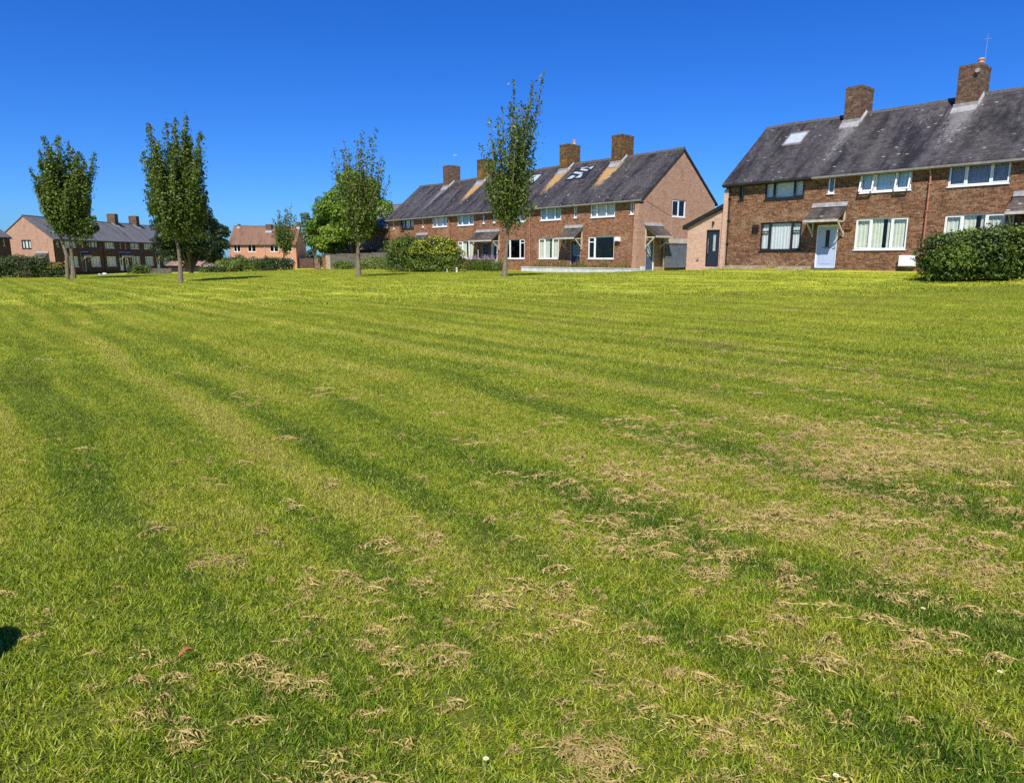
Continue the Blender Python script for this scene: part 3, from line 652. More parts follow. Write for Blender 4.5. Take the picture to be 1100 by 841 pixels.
# lean-to extension at its left end, with the dark door
e_ = MB(); wall_face(e_, .0, -2.5, -.03, -1.2, 2.45, [(-1.16, -.26, .12, 2.24)], 0)
e_.face([(-2.5, 0, 2.45), (-.03, 0, 2.45), (-.03, 0, 3.42)], 0)
e_.face([(-2.5, 0, -1.2), (-2.5, 0, 2.45), (-2.5, 6, 2.45), (-2.5, 6, -1.2)], 0); e_.face([(-2.5, 6, -1.2), (-2.5, 6, 2.45), (-.03, 6, 3.42), (-.03, 6, -1.2)], 0)
ext = e_.build('extension', M['brick_e'], rr_); ext['label'] = 'pale pink brick lean-to extension'
s = MB(); d = (3.46 - 2.30) / 2.75
s.hexa([(-2.78, -.16, 2.30), (-.02, -.16, 3.46), (-.02, 6.1, 3.46), (-2.78, 6.1, 2.30), (-2.78, -.16, 2.52), (-.02, -.16, 3.68), (-.02, 6.1, 3.68), (-2.78, 6.1, 2.52)]); s.build('roof', M['gutter_b'], ext)
door(ext, -1.16, -.26, .14, 2.24, M['black'], M['door_k'], (.50, .68, .42, .86, M['tile_w']), handle=False)
s = MB(); s.tube([(-.98, -.0, .9), (-.98, -.05, .9), (-.98, -.05, 1.75), (-.98, .0, 1.75)], .014, 6); s.build('handle', M['lead'], ext)
s = MB(); s.box(-.76, -.09, 2.56, -.66, -.002, 2.72); s.tube([(-.71, -.07, 2.5), (-.71, -.07, 2.6)], .05, 8); s.build('wall_lamp', M['black'], ext)
s = MB(); s.box(-1.75, -.07, .5, -1.6, -.002, .66); s.build('tap_box', M['timber'], ext)
s = MB(); s.box(-1.5, -.5, -.5, -.1, -.002, .10); s.box(-2.3, -.30, -.5, -1.52, -.002, .06); s.build('door_step', M['brick_e'], ext)

# ---------- middle terrace, local x = -s
mr = empty('terraced_house', (8.54, 45.74, .64), RZ(ROWB), 'middle brick terrace with lichen-stained chimneys and a pink gable end', 'terrace')
up_, gr_, sl_ = row_layout(); holes = []; wl = []
cu = ['net', 'blue', 'net', 'blue', 'net', 'net']; cg = [None, 'cream', None, 'cream', 'net', 'net']
for i, (a, b) in enumerate(up_): holes.append((-b, -a, *UP)); wl.append((-b, -a, *UP, 'w' if i != 5 else 'k', cu[i], 'u', i))
for i, (a, b) in enumerate(gr_): holes.append((-b, -a, *GR)); wl.append((-b, -a, *GR, 'w', cg[i], 'g', i))
for i, (a, b) in enumerate(sl_): holes.append((-b, -a, 3.78, 4.82)); wl.append((-b, -a, 3.78, 4.82, 'w', None, 's', i))
doors_m = [(5.62, 6.68), (15.17, 16.10), (16.35, 17.30), (25.9, 26.8)]
for a, b in doors_m: holes.append((-b, -a, .08, 2.2))
gh = [(3.05, 4.55, 3.70, 4.84), (.42, 1.31, .10, 2.12)]
shell(mr, -33, 0, W_, E_, RG, holes, [M['brick_m'], M['brick_g']], gh, 1)
for a, b, z0, z1, s_, c_, kk, i in wl:
    kw = {}
    if kk == 's': kw['lights'] = (1,)
    if kk == 'u' and i == 0: kw['lights'] = (.8, 1.1, 1.1); kw['transom'] = (.45, (0,))
    if kk == 'g' and i == 0: kw['lights'] = (.8, 2.3); kw['transom'] = (.76, (0,))
    if kk == 'g' and i == 2: kw['lights'] = (.8, 1.8, .9); kw['transom'] = (.80, (0, 2))
    if kk == 'u' and i == 5: kw['opened'] = (0,)
    window(mr, a, b, z0, z1, s_, curtain=c_ if kk != 's' else 'net', label='black framed window with an open sash' if s_ == 'k' else None, **kw)
door(mr, -6.68, -5.62, .10, 2.2, M['offwhite'], M['door_k'], (.2, .8, .5, .9, M['glass']))
door(mr, -16.10, -15.17, .10, 2.2, M['white'], M['door_w'], (.35, .75, .35, .85, M['black']), label='white front door')
door(mr, -17.30, -16.35, .10, 2.2, M['offwhite'], M['door_k'], (.2, .8, .5, .9, M['glass']))
door(mr, -26.8, -25.9, .10, 2.2, M['white'], M['door_w'], (.2, .8, .5, .9, M['glass']))
canopy(mr, -7.17, -5.42, 3.02, 2.30); canopy(mr, -18.0, -14.9, 3.02, 2.30); canopy(mr, -27.5, -25.65, 3.02, 2.30)
GP = ((0, 0, 0), R(90))   # gable frame: facade x -> local y, outward -> +x
canopy(mr, .28, 1.95, 2.98, 2.28, .95, place=GP)
door(mr, .42, 1.31, .14, 2.12, M['white'], M['door_n'], (.3, .7, .45, .88, M['tile_w']), place=GP)
window(mr, 3.05, 4.55, 3.70, 4.84, 'w', (1, 1), None, place=GP)
roof(mr, -33, 0, W_, E_, RG, M['roof'], pale=[(-27.4, .6, 3.4, 3.2, 1.15), (-22.3, .9, 3.2, 3.4, .5), (-10.6, .5, 2.2, 2.2, .6), (-5.1, .5, 2.0, 2.2, .7), (-24.5, 1.0, 2.5, 3, .5)],
     orange=[(-21.8, .55, 3.4, 3.3, .92), (-10.95, .55, 3.4, 3.2, .92), (-5.45, .58, 3.4, 3.1, .92)])
chimney(mr, -5.45, .88, 3.3, 4.75, 7, 9.72, M['brick_cl']); chimney(mr, -10.95, .88, 3.3, 4.75, 7, 9.72, M['brick_cl'], pot=True)
chimney(mr, -21.85, .88, 3.3, 4.75, 7, 9.72, M['brick_cl']); chimney(mr, -27.35, .88, 3.3, 4.75, 7, 9.72, M['brick_c'])
gutter(mr, -33.05, .05, E_, M['gutter']); pipe(mr, -11.05, -.2, E_, M['pipe_r']); pipe(mr, -21.98, -.2, E_, M['pipe_r']); pipe(mr, -32.7, -.2, E_, M['gutter_b'])
sk = skylight(mr, -14.9, -13.35, 2.35, 3.35, E_, K_, M['black'], M['tile_w'])
sk = skylight(mr, -9.6, -7.55, 2.2, 3.42, E_, K_, M['black'], M['door_k'])
s = MB(); zz = lambda y: E_ + K_ * y + .06 + .075   # pale shapes painting a reflection onto the dark skylight
def pane_fill(pts): s.face([(x, y, zz(y)) for x, y in pts])
pane_fill([(-9.5, 2.28), (-8.95, 2.28), (-8.75, 2.5), (-9.25, 2.62)]); pane_fill([(-9.4, 2.85), (-8.3, 2.62), (-8.2, 2.78), (-9.3, 3.0)]); pane_fill([(-8.6, 2.28), (-8.0, 2.28), (-8.1, 2.6), (-8.35, 2.6)])
pane_fill([(-8.9, 3.1), (-8.0, 2.9), (-7.9, 3.02), (-8.85, 3.25)]); pane_fill([(-8.1, 3.2), (-7.65, 3.05), (-7.62, 3.35), (-7.9, 3.3)]); pane_fill([(-9.0, 3.28), (-8.2, 3.28), (-8.25, 3.36), (-9.0, 3.36)])
s.build('painted_reflection', M['tile_w'], sk)
s = MB(); s.hexa([(-.34, -.62, -1.2), (-.002, -.62, -1.2), (-.002, -.002, -1.2), (-.34, -.002, -1.2), (-.34, -.42, 4.4), (-.002, -.42, 4.4), (-.002, -.002, 4.4), (-.34, -.002, 4.4)]); s.build('corner_pier', M['brick_g'], mr)
s = MB(); s.box(-2.24, -.18, 2.05, -1.84, -.002, 2.34); s.box(-2.20, -.21, 2.09, -1.88, -.18, 2.30); s.build('boiler_flue', M['white'], mr)
s = MB(); s.box(.003, 3.02, -.6, .035, 4.62, 3.66); s.build('infill_panel', M['brick_g'], mr)
s = MB(); s.box(-18.2, -1.3, -.5, -14.7, -.002, .07); s.box(-17.6, -1.6, -.5, -15.6, -1.302, -.05); s.build('door_step', M['ridge'], mr)
s = MB(); s.bar((-16.2, -1.25, .07), (-16.2, -1.25, 1.6), .05); s.bar((-16.2, -1.25, .95), (-14.9, -1.7, .6), .05); s.bar((-14.9, -1.7, -.3), (-14.9, -1.7, .6), .05); s.build('handrail', M['offwhite'], mr)
s = MB()   # wire across the gable
s.tube([(.02, .05, 3.1), (.03, 1.2, 2.75), (.03, 2.2, 3.0)], .006, 4); s.tube([(.02, .3, 4.6), (.02, 2.9, 3.75), (.03, 3.0, 3.7)], .007, 4); s.build('cable', M['black'], mr)

# side screen of boards between the two terraces
sc_ = empty('side_gate', (0, 0, 0), 0, 'blue-grey boarded side gate in the gap between the two brick terraces', 'gate'); sc_.parent = None
m_mid = Matrix.Translation((8.54, 45.74, .64)) @ Matrix.Rotation(RZ(ROWB), 4, 'Z')
sc_.matrix_world = m_mid
s = MB(); x = 2.1
while x < 5.5: s.box(.30, x, .30, .36, x + .145, 1.9); x += .15
s.build('board_panel', M['bluegrey'], sc_)
s = MB(); s.box(.24, 1.95, 1.94, .42, 5.9, 2.24); s.build('top_beam', M['offwhite'], sc_)
for y in (2.0, 5.6):
    s = MB(); s.box(.26, y - .06, -.9, .299, y + .06, 1.93); s.build('post', M['timber'], sc_)

# ---------- left terrace (far) and its neighbour
def far_row(name, O, bear, flip, label, dark, L=33, detail=True, E=5.0, Rg=8.1, chim=(10.95, 16.4, 21.85, 27.35), wmats=None):
    o = empty(name, O, R(90 - bear) , label, 'terrace')
    hl = []; wl = []
    up_, gr_, sl_ = row_layout()
    for i, (a, b) in enumerate(up_): hl.append((a, b, *UP)); wl.append((a, b, *UP, 'u', i))
    for i, (a, b) in enumerate(gr_): hl.append((a, b, *GR)); wl.append((a, b, *GR, 'g', i))
    for i, (a, b) in enumerate(sl_): hl.append((a, b, 3.78, 4.82)); wl.append((a, b, 3.78, 4.82, 's', i))
    dd = [(5.7, 6.6), (15.1, 16.0), (16.6, 17.5), (26.0, 26.9)]
    for a, b in dd: hl.append((a, b, .1, 2.15))
    ghl = [(3.3, 4.7, 3.5, 4.75)] if detail else []
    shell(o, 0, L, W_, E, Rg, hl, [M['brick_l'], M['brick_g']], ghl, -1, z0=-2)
    for a, b, z0, z1, kk, i in wl:
        window(o, a, b, z0, z1, 'w' if (kk, i) != ('u', 1) else 'k', (1,) if kk == 's' else (1, 1.2, 1), curtain=None if kk == 's' else ('net' if i % 3 else 'cream'))
    for a, b in dd: door(o, a, b, .1, 2.15, M['white'], M['door_w'] if a > 10 else M['door_k'], (.3, .7, .45, .88, M['black']), handle=False)
    canopy(o, 5.5, 7.2, 2.95, 2.3); canopy(o, 14.9, 18.0, 2.95, 2.3); canopy(o, 25.6, 27.3, 2.95, 2.3)
    roof(o, 0, L, W_, E, Rg, M['roof_l'], pale=[(x, .3, 3.4, 6, 1.2) for x in chim])
    kk_ = (Rg - E) / 4
    for x in chim: chimney(o, x, .95, 3.3, 4.7, 7, 9.6, M['brick_c'], k=kk_, ez=E)
    gutter(o, -.05, L + .05, E, M['gutter_b']); pipe(o, .3, -1, E, M['gutter_b']); pipe(o, 11.0, -1, E, M['gutter_b'])
    if detail:
        gp = ((0, 0, 0), R(-90))
        # gable frame on the near (x=0) side: facade x -> -local y
        window(o, -4.7, -3.3, 3.5, 4.75, 'k', (1, 1, 1), 'net', place=gp)
        canopy(o, -2.6, -.9, 2.85, 2.2, .9, place=gp); 
        door(o, -2.2, -1.3, .1, 2.05, M['white'], M['door_k'], None, place=gp, handle=False)
    return o
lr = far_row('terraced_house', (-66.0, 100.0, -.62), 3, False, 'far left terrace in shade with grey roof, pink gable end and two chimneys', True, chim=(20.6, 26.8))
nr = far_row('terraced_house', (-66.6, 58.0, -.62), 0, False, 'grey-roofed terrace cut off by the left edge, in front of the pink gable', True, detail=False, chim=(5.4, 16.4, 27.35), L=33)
nr.location.y = 59.3

# ---------- orange brick house in the centre distance
oh = empty('semi_detached_house', (-55.6, 136.5, -.7), R(2), 'distant orange brick house with brown tiled roof and shaded right gable', 'house')
ow = [(3.2, 4.7), (8.3, 9.9), (14.2 - 2.9, 12.9)]
ups = [(.9, 2.2), (3.6, 5.2), (7.9, 9.6), (10.9, 12.2)]
OE, ORG = 5.0, 8.5
shell(oh, 0, 13.0, 7.6, OE, ORG, [(a, b, 3.45, 4.75) for a, b in ups] + [(a, b, .9, 2.3) for a, b in ups], [M['brick_o'], M['brick_o']], (), 1, z0=-2)
for a, b in ups:
    window(oh, a, b, 3.45, 4.75, 'w', (1, 1), None); window(oh, a, b, .9, 2.3, 'w', (1, 1), 'net')
roof(oh, 0, 13.0, 7.6, OE, ORG, M['roof_b'], ov=.3, pale=[(7.1, .4, 3, 1.5, .8)])
ok_ = (ORG - OE) / 3.8
chimney(oh, 7.1, 1.1, 2.6, 3.7, 7, 8.8, M['brick_c'], k=ok_, ridge_y=3.8, ez=OE); chimney(oh, 12.7, .6, 3.4, 4.3, 7, 9.3, M['brick_c'], k=ok_, ridge_y=3.8, ez=OE); chimney(oh, .9, .4, 3.5, 4.2, 7, 8.9, M['brick_c'], k=ok_, ridge_y=3.8, ez=OE)
gutter(oh, -.05, 13.05, OE, M['gutter_b'], y=-.3)
pipe(oh, .1, -1, OE, M['offwhite']); pipe(oh, 6.9, -1, OE, M['offwhite'])
s = MB(); s.box(13.003, 1, -2, 16.0, 7, 2.2); s.build('side_store', M['brick_l'], oh)

# ---------- pink brick house half hidden behind the round tree, and its dark carport
ph = empty('detached_house', (-19.5, 84.0, .2), R(-40), 'pink brick house half hidden between the round tree and the middle terrace', 'house')
shell(ph, 0, 11, 7.6, 5.0, 7.6, [(1.4, 2.8, 3.4, 4.8), (7.2, 9.0, 3.4, 4.8)], [M['brick_g'], M['brick_g']], (), 1, z0=-1.5)
window(ph, 1.4, 2.8, 3.4, 4.8, 'w', (1, 1), 'net'); window(ph, 7.2, 9.0, 3.4, 4.8, 'w', (1, 1), 'net')
roof(ph, 0, 11, 7.6, 5.0, 7.6, M['roof_l'], ov=.3); gutter(ph, -.05, 11.05, 5.0, M['offwhite'], y=-.3)
s = MB(); s.box(-1, -3.2, 1.9, 10, -.003, 2.3); s.build('carport_roof', M['gutter_b'], ph)
for x in (-.8, 3, 6.5, 9.8):
    s = MB(); s.bar((x, -3.1, -1), (x, -3.1, 1.9), .12); s.build('carport_post', M['timber'], ph)
s = MB(); s.box(-.9, -.06, -1.2, 9.9, -.004, 1.88); s.build('garage_door', M['black'], ph)

# ---------- dark roofed house showing in the gap beyond the extension
bh = empty('detached_house', (27.5, 62.0, .8), RZ(ROWB) , 'dark slate roof of a house showing in the gap above the lean-to extension', 'house')
shell(bh, 0, 12, 7.6, 4.9, 8.0, [(3, 4.6, 3.5, 4.7)], [M['brick_m'], M['brick_g']], (), 1, z0=-1.5)
window(bh, 3, 4.6, 3.5, 4.7, 'w', (1, 1), 'net'); roof(bh, 0, 12, 7.6, 4.9, 8.0, M['roof'])
chimney(bh, 2.2, .5, 3.5, 4.2, 7, 8.9, M['brick_c'], ridge_y=3.8)

# ---------- low garage with a pinkish roof behind tree two
gg = empty('garage', (-58.8, 118, -.75), R(4), 'low garage with pale pink roof behind the second tree from the left', 'garage')
s = MB(); s.box(0, 0, -1, 5.4, 4, 1.0); s.build('wall', M['brick_l'], gg)
s = MB(); s.hexa([(-.2, -.3, 1.0), (5.6, -.3, 1.0), (5.6, 4.2, 1.0), (-.2, 4.2, 1.0), (-.2, -.3, 1.12), (5.6, -.3, 1.12), (5.6, 2.2, 1.8), (-.2, 2.2, 1.8)]); s.build('roof', M['roof_p'], gg)
for x in (.2, 2.8):
    s = MB(); s.box(x, -.06, -.9, x + 2.3, -.003, .85); s.build('garage_door', M['black'], gg)

# ------------------------------------------------------------ vegetation
def leaves(name, P, N, size, mat, parent=None, v=None, aspect=.62, fold=.25, up=.0):
    """P (n,3) centres, N (n,3) approximate normals -> folded leaf quads"""
    n = len(P); P = np.asarray(P); N = np.asarray(N, float) + RNG.normal(0, .55, (n, 3)) + [0, 0, up]
    N /= np.linalg.norm(N, axis=1, keepdims=True) + 1e-9
    A = RNG.normal(0, 1, (n, 3)); A -= (A * N).sum(1, keepdims=True) * N; A /= np.linalg.norm(A, axis=1, keepdims=True) + 1e-9
    B = np.cross(N, A); s = (size * RNG.uniform(.6, 1.3, n))[:, None]
    v0 = P - A * s * .5; v1 = P + B * s * aspect * .5 + N * s * fold * .3; v2 = P + A * s * .5; v3 = P - B * s * aspect * .5 + N * s * fold * .3
    V = np.stack([v0, v1, v2, v3], 1).reshape(-1, 3)
    me = bpy.data.meshes.new(name); me.vertices.add(4 * n); me.vertices.foreach_set('co', V.astype(np.float32).ravel())
    me.loops.add(6 * n); me.polygons.add(2 * n)
    b = np.arange(n)[:, None] * 4; li = np.concatenate([b + 0, b + 1, b + 2, b + 0, b + 2, b + 3], 1).ravel()
    me.loops.foreach_set('vertex_index', li.astype(np.int32)); me.polygons.foreach_set('loop_start', np.arange(0, 6 * n, 3, dtype=np.int32)); me.polygons.foreach_set('loop_total', np.full(2 * n, 3, dtype=np.int32))
    me.materials.append(mat); me.update(calc_edges=True)
    if v is None: v = RNG.uniform(0, 1, n)
    v = np.clip(v + RNG.normal(0, .13, n), 0, 1)
    at = me.attributes.new('v', 'FLOAT', 'POINT'); at.data.foreach_set('value', np.repeat(v, 4).astype(np.float32))
    o = link(bpy.data.objects.new(name, me)); o.parent = parent; return o

def px2(x, y, Y):   # photo pixel at distance Y -> (X, Z): used only to read sizes off the photograph
    a, b = x - 550.0, 420.5 - y; cp, sp = math.cos(R(PITCH)), math.sin(R(PITCH))
    yy = FPX * cp + b * sp; return a * Y / yy, EYE + (b * cp - FPX * sp) * Y / yy

def street_tree(base_px, Y, zb, tips, trunk_pts, nleaf, lsize, label, mat='leaf_t', extra=26, low=.30, trunk_r=.13, wid=1.0, seed=1, second=None, bark='bark', dens_pow=1.0, loose=.30):
    rg = np.random.default_rng(seed); random.seed(seed)
    bx, _ = px2(*base_px, Y); zb = g1(bx, Y)
    root = empty('street_tree', (bx, Y, zb), 0, label, 'tree', 'upright young trees planted on the green')
    tr = []
    for (x, y) in trunk_pts: X, Z = px2(x, y, Y); tr.append(Vector((X - bx, 0 + .15 * math.sin(Z), Z - zb)))
    tr[0].z = -.25; tr[0].y = 0; H = max(px2(x, y, Y)[1] - zb for x, y in tips)
    mbt = MB(); n = len(tr); rad = [trunk_r * (1 - .45 * i / (n - 1)) for i in range(n)]; rad[0] = trunk_r * 1.35
    mbt.tube(tr, rad, 9)
    top = tr[-1]; shoots = []; allt = []
    if seed == 3: tips = [(69 + (x - 69) * .90, y) for x, y in tips]
    for (x, y) in tips: X, Z = px2(x, y, Y); allt.append((X - bx, rg.uniform(-.9, .9) * wid, Z - zb, 1))
    xs_ = [a[0] for a in allt]; cxm = (max(xs_) + min(xs_)) / 2; hw = (max(xs_) - min(xs_)) / 2
    for k in range(extra):
        a = rg.uniform(0, 2 * math.pi); r = math.sqrt(rg.uniform(0.02, 1)); X = cxm + r * hw * .88 * math.cos(a); Yy = r * hw * .85 * math.sin(a)
        near = min(allt[:len(tips)], key=lambda q: abs(q[0] - X)); z = near[2] * rg.uniform(.50, .90)
        allt.append((X, Yy, z, 0))
    P = []; N = []; Vv = []
    tot = 0
    for (X, Yy, Z, nm) in allt:
        f = rg.uniform(.0, .35); s0 = tr[-2].lerp(top, rg.uniform(.2, 1)) if rg.uniform() < .5 else top
        s0 = s0 + Vector((0, 0, f * (Z - top.z) * .5))
        # stay close to the leader while low
        s0 = Vector((s0.x + (cxm - s0.x) * f * .4, s0.y, s0.z))
        e = Vector((X, Yy, Z)); mid = Vector((s0.x + (X - s0.x) * .72, s0.y + (Yy - s0.y) * .72, s0.z + (Z - s0.z) * .42))
        cv = []
        L = (e - s0).length; m = 9
        for i in range(m + 1):
            u = i / m; p = s0 * (1 - u) ** 2 + mid * (2 * u * (1 - u)) + e * u * u
            p = p + Vector((rg.normal(0, .035), rg.normal(0, .035), 0)) * (1 if 0 < i < m else 0); cv.append(p)
        r0 = trunk_r * .42 * (L / H) ** .7 + .012
        mbt.tube(cv, [r0 * (1 - u / m) + .008 for u in range(m + 1)], 5, cap=False)
        cvn = np.array([list(p) for p in cv])
        cnt = int(nleaf * L / (H * 15) * (1.0))
        u = 1 - rg.uniform(0, 1, cnt) ** .85 * .93 if False else rg.uniform(low * .6, 1, cnt)
        ii = np.clip((u * m).astype(int), 0, m - 1); fr = (u * m - ii)[:, None]
        c0 = cvn[ii] * (1 - fr) + cvn[ii + 1] * fr
        taper = np.where(u > .45, .22 + .78 * (1 - u) / .55, 1.0)
        keep = rg.uniform(0, 1, cnt) < np.where(u > .82, .42 if nm else .7, 1.0)
        sp = loose * taper
        # twig clumps
        ncl = max(3, cnt // 14); cu_ = rg.integers(0, ncl, cnt); clo = rg.normal(0, 1, (ncl, 3)) * [1, 1, 1.1]
        off = clo[cu_] * sp[:, None] + rg.normal(0, .30, (cnt, 3)) * sp[:, None]
        p = c0 + off; nrm = off + np.array([c0[:, 0] - cxm * .6, c0[:, 1], 0 * u + .3]).T * .3
        P.append(p[keep]); N.append(nrm[keep]); vv = rg.uniform(.1, .9, ncl)[cu_] * .6 + rg.uniform(0, .4, cnt); Vv.append(vv[keep])
    mbt.build('trunk', M[bark], root)
    if second:
        m2 = MB(); pts = []
        for (x, y) in second: X, Z = px2(x, y, Y); pts.append(Vector((X - bx, -.15, Z - zb)))
        pts[0].z = -.25
        m2.tube(pts, [trunk_r * (.95 - .4 * i / (len(pts) - 1)) for i in range(len(pts))], 8); m2.build('trunk', M[bark], root)
    leaves('crown', np.concatenate(P), np.concatenate(N), lsize, M[mat], root, np.concatenate(Vv), up=.25)
    return root

street_tree((78, 299), 56.0, 0, [(52, 147.7), (66.8, 146.6), (46, 156), (38.7, 163), (36.6, 182), (35.6, 200), (79, 159), (91.7, 164), (102, 164), (100, 175), (101, 192), (98, 215), (60, 150), (72, 152), (86, 166), (40, 215), (106, 240)],
  [(79, 299), (76.5, 280), (75.5, 262), (74, 246)], 30000, .19, 'dense upright twin-trunked tree furthest left, in front of the shaded terrace', extra=46, trunk_r=.17, seed=3, second=[(73.5, 298), (73, 275), (69, 262), (64, 250)], loose=.30)
street_tree((193.5, 303), 45.0, 0, [(154.3, 131.4), (173.3, 129), (187.6, 127.8), (203, 123), (168.5, 137), (207.8, 149), (217.3, 142), (222, 146), (221, 162), (151.5, 169.5), (155.5, 181), (160, 205), (219, 200), (180, 133), (195, 131), (164, 150), (213, 215)],
  [(193.8, 303), (192.5, 283), (190.5, 266), (188, 255)], 24000, .17, 'tall leaning-trunked tree on the left with a dark round tree right behind it', extra=34, trunk_r=.14, seed=5, loose=.30)
street_tree((385, 297), 44.0, 0, [(358.5, 159), (363.7, 157), (371, 151), (386.5, 139), (380, 149), (398, 148), (404, 138), (411.5, 169.5), (414.6, 175), (418, 191), (391, 152), (365, 178), (376, 160)],
  [(385, 297), (384.5, 280), (384, 264), (383, 252)], 10500, .15, 'sparse thin-crowned tree in front of the big round green tree', extra=16, trunk_r=.14, seed=8, loose=.30, low=.05, bark='bark')
street_tree((541, 297), 38.0, 0, [(552, 89), (572.6, 84.6), (583, 84), (540, 118), (526, 128), (517.5, 156), (559.5, 107.5), (567, 108), (575, 151), (534.7, 123), (571, 98), (548, 110), (563, 115)],
  [(541.3, 297), (543, 280), (544.5, 262), (546, 244)], 13000, .145, 'slender narrow tree standing in front of the middle terrace doorway', extra=24, trunk_r=.13, seed=12, loose=.26)

def blob_points(n, blobs, rg, shell_=.55):
    """points in overlapping lumpy ellipsoids; blobs rows: cx cy cz rx ry rz"""
    bl = np.array(blobs, float); vol = (bl[:, 3] * bl[:, 4] + bl[:, 5] * bl[:, 3]); pr = vol / vol.sum()
    k = rg.choice(len(bl), n, p=pr); d = rg.normal(0, 1, (n, 3)); d /= np.linalg.norm(d, axis=1, keepdims=True)
    d[:, 2] = np.where(d[:, 2] < -.5, -d[:, 2], d[:, 2])
    r = shell_ + (1 - shell_) * rg.uniform(0, 1, n) ** .6
    lump = 1 + .10 * np.sin(d[:, 0] * 7 + k) * np.cos(d[:, 1] * 6 + 2 * k) + .08 * np.sin(d[:, 2] * 9 + 3 * k)
    P = bl[k, :3] + d * bl[k, 3:] * (r * lump)[:, None]
    return P, d, k, r
def shrub(name, cat, loc, size, n, lsize, mat, label, nb=14, seed=1, group=None, stems=5, stemmat='bark_d', flat=False, top=None, shp=1.0, sub=None):
    rg = np.random.default_rng(seed); L, D, H = size
    z0 = g1(loc[0], loc[1]); root = empty(name, (loc[0], loc[1], z0), loc[2] if len(loc) > 2 else 0, label, cat, group)
    bl = []
    for i in range(nb):
        x = rg.uniform(-.5, .5) * L * .78; y = rg.uniform(-.5, .5) * D * .7
        hh = H * (1 - .35 * shp * abs(2 * x / L) ** 2.2) if not flat else H
        r = min(L, D, H) * rg.uniform(.26, .40); z = rg.uniform(.25, 1) * (hh - r * .9)
        bl.append((x, y, max(z, r * .45), r * rg.uniform(.9, 1.4), r * rg.uniform(.8, 1.1), r * rg.uniform(.8, 1.0)))
    for i in range(max(3, nb // 3)):   # a firm line of clumps along the base
        x = ((i + .5) / max(3, nb // 3) - .5) * L * .80; r = min(D, H) * .36; bl.append((x, -D * .12 + rg.uniform(-.1, .1) * D, r * .55, r * 1.3, r, r)); bl.append((x, 0, r * 1.3, r * 1.3, r * 1.1, r * 1.1))
    P, d, k, r = blob_points(n, bl, rg)
    ok = P[:, 2] > .02; P, d, k, r = P[ok], d[ok], k[ok], r[ok]
    tone = rg.uniform(0, 1, len(bl))[k] * .55 + rg.uniform(0, .45, len(P))
    leaves('foliage', P, d, lsize, M[mat], root, tone, up=.35)
    if top:
        sel = RNG.choice(len(P), int(len(P) * top[1])); sel = sel[P[sel, 2] > H * top[2]]
        leaves(top[3], P[sel] + d[sel] * lsize * .6, d[sel], lsize * top[4], M[top[0]], root, up=.5)
    s = MB()
    for i in range(stems):
        x = rg.uniform(-.35, .35) * L; y = rg.uniform(-.4, .1) * D; q = [(x, y, -.1)]
        for j in range(1, 5): q.append((q[-1][0] + rg.normal(0, .06 * H), q[-1][1] + rg.normal(0, .05 * H), j * H * .17))
        s.tube(q, [.035 * (1 - .17 * j) * max(1, H / 2) for j in range(5)], 5)
    s.build('stem', M[stemmat], root)
    return root

def big_tree(name, loc, R0, H, n, lsize, mat, label, nb=26, seed=1, trunk_h=1.6, bark='bark_d', squash=1.0):
    rg = np.random.default_rng(seed); z0 = g1(*loc); root = empty(name, (loc[0], loc[1], z0), 0, label, 'tree')
    ch = H - trunk_h; bl = []
    for i in range(nb):
        d = rg.normal(0, 1, 3); d /= np.linalg.norm(d); rr2 = rg.uniform(.35, .78)
        c_ = np.array([d[0] * R0 * rr2, d[1] * R0 * rr2 * squash, trunk_h + ch * (.5 + d[2] * .5 * rr2)])
        r = R0 * rg.uniform(.24, .40); bl.append((*c_, r, r, r * .85))
    P, d, k, r = blob_points(n, bl, rg, .6)
    tone = rg.uniform(0, 1, len(bl))[k] * .55 + rg.uniform(0, .45, n)
    leaves('crown', P, d, lsize, M[mat], root, tone, up=.35)
    s = MB(); s.tube([(0, 0, -.3), (.05, 0, trunk_h * .6), (0, .05, trunk_h + ch * .3)], [R0 * .085, R0 * .06, R0 * .045], 9)
    for b in bl[::2]: s.tube([(0, 0, trunk_h * .9), ((b[0]) * .5, b[1] * .5, (trunk_h + b[2]) * .5), (b[0], b[1], b[2])], [R0 * .035, R0 * .022, R0 * .008], 5)
    s.build('trunk', M[bark], root); return root

# round trees behind
X, Z = px2(375, 240, 74); big_tree('broadleaf_tree', (px2(381, 290, 76)[0], 76.0), 4.7, 10.9, 34000, .30, 'leaf_g', 'big round bright green tree left of the middle terrace', nb=34, seed=21, trunk_h=1.0)
big_tree('broadleaf_tree', (px2(353, 290, 78)[0], 78.0), 2.9, 7.4, 12000, .30, 'leaf_g', 'lower green tree leaning against the left side of the big round tree', nb=20, seed=22, trunk_h=.8)
big_tree('broadleaf_tree', (px2(339, 290, 92)[0], 92.0), 2.1, 8.6, 4500, .28, 'leaf_b', 'small blue-grey tree at the left foot of the big round tree', nb=18, seed=23, trunk_h=2.0)
big_tree('broadleaf_tree', (px2(205, 290, 100)[0], 100.0), 5.5, 12.4, 38000, .34, 'leaf_d', 'dark round tree directly behind the leaning-trunked tree', nb=44, seed=24, trunk_h=.4)
big_tree('broadleaf_tree', (px2(229, 290, 112)[0], 112.0), 4.0, 9.6, 14000, .34, 'leaf_d', 'smaller dark tree touching the left end of the orange house', nb=28, seed=25, trunk_h=.5)
big_tree('broadleaf_tree', (px2(172, 290, 150)[0], 150.0), 3.6, 8.0, 6000, .34, 'leaf_g', 'green tree peeping over the right end of the shaded terrace', nb=16, seed=27, trunk_h=1.2)
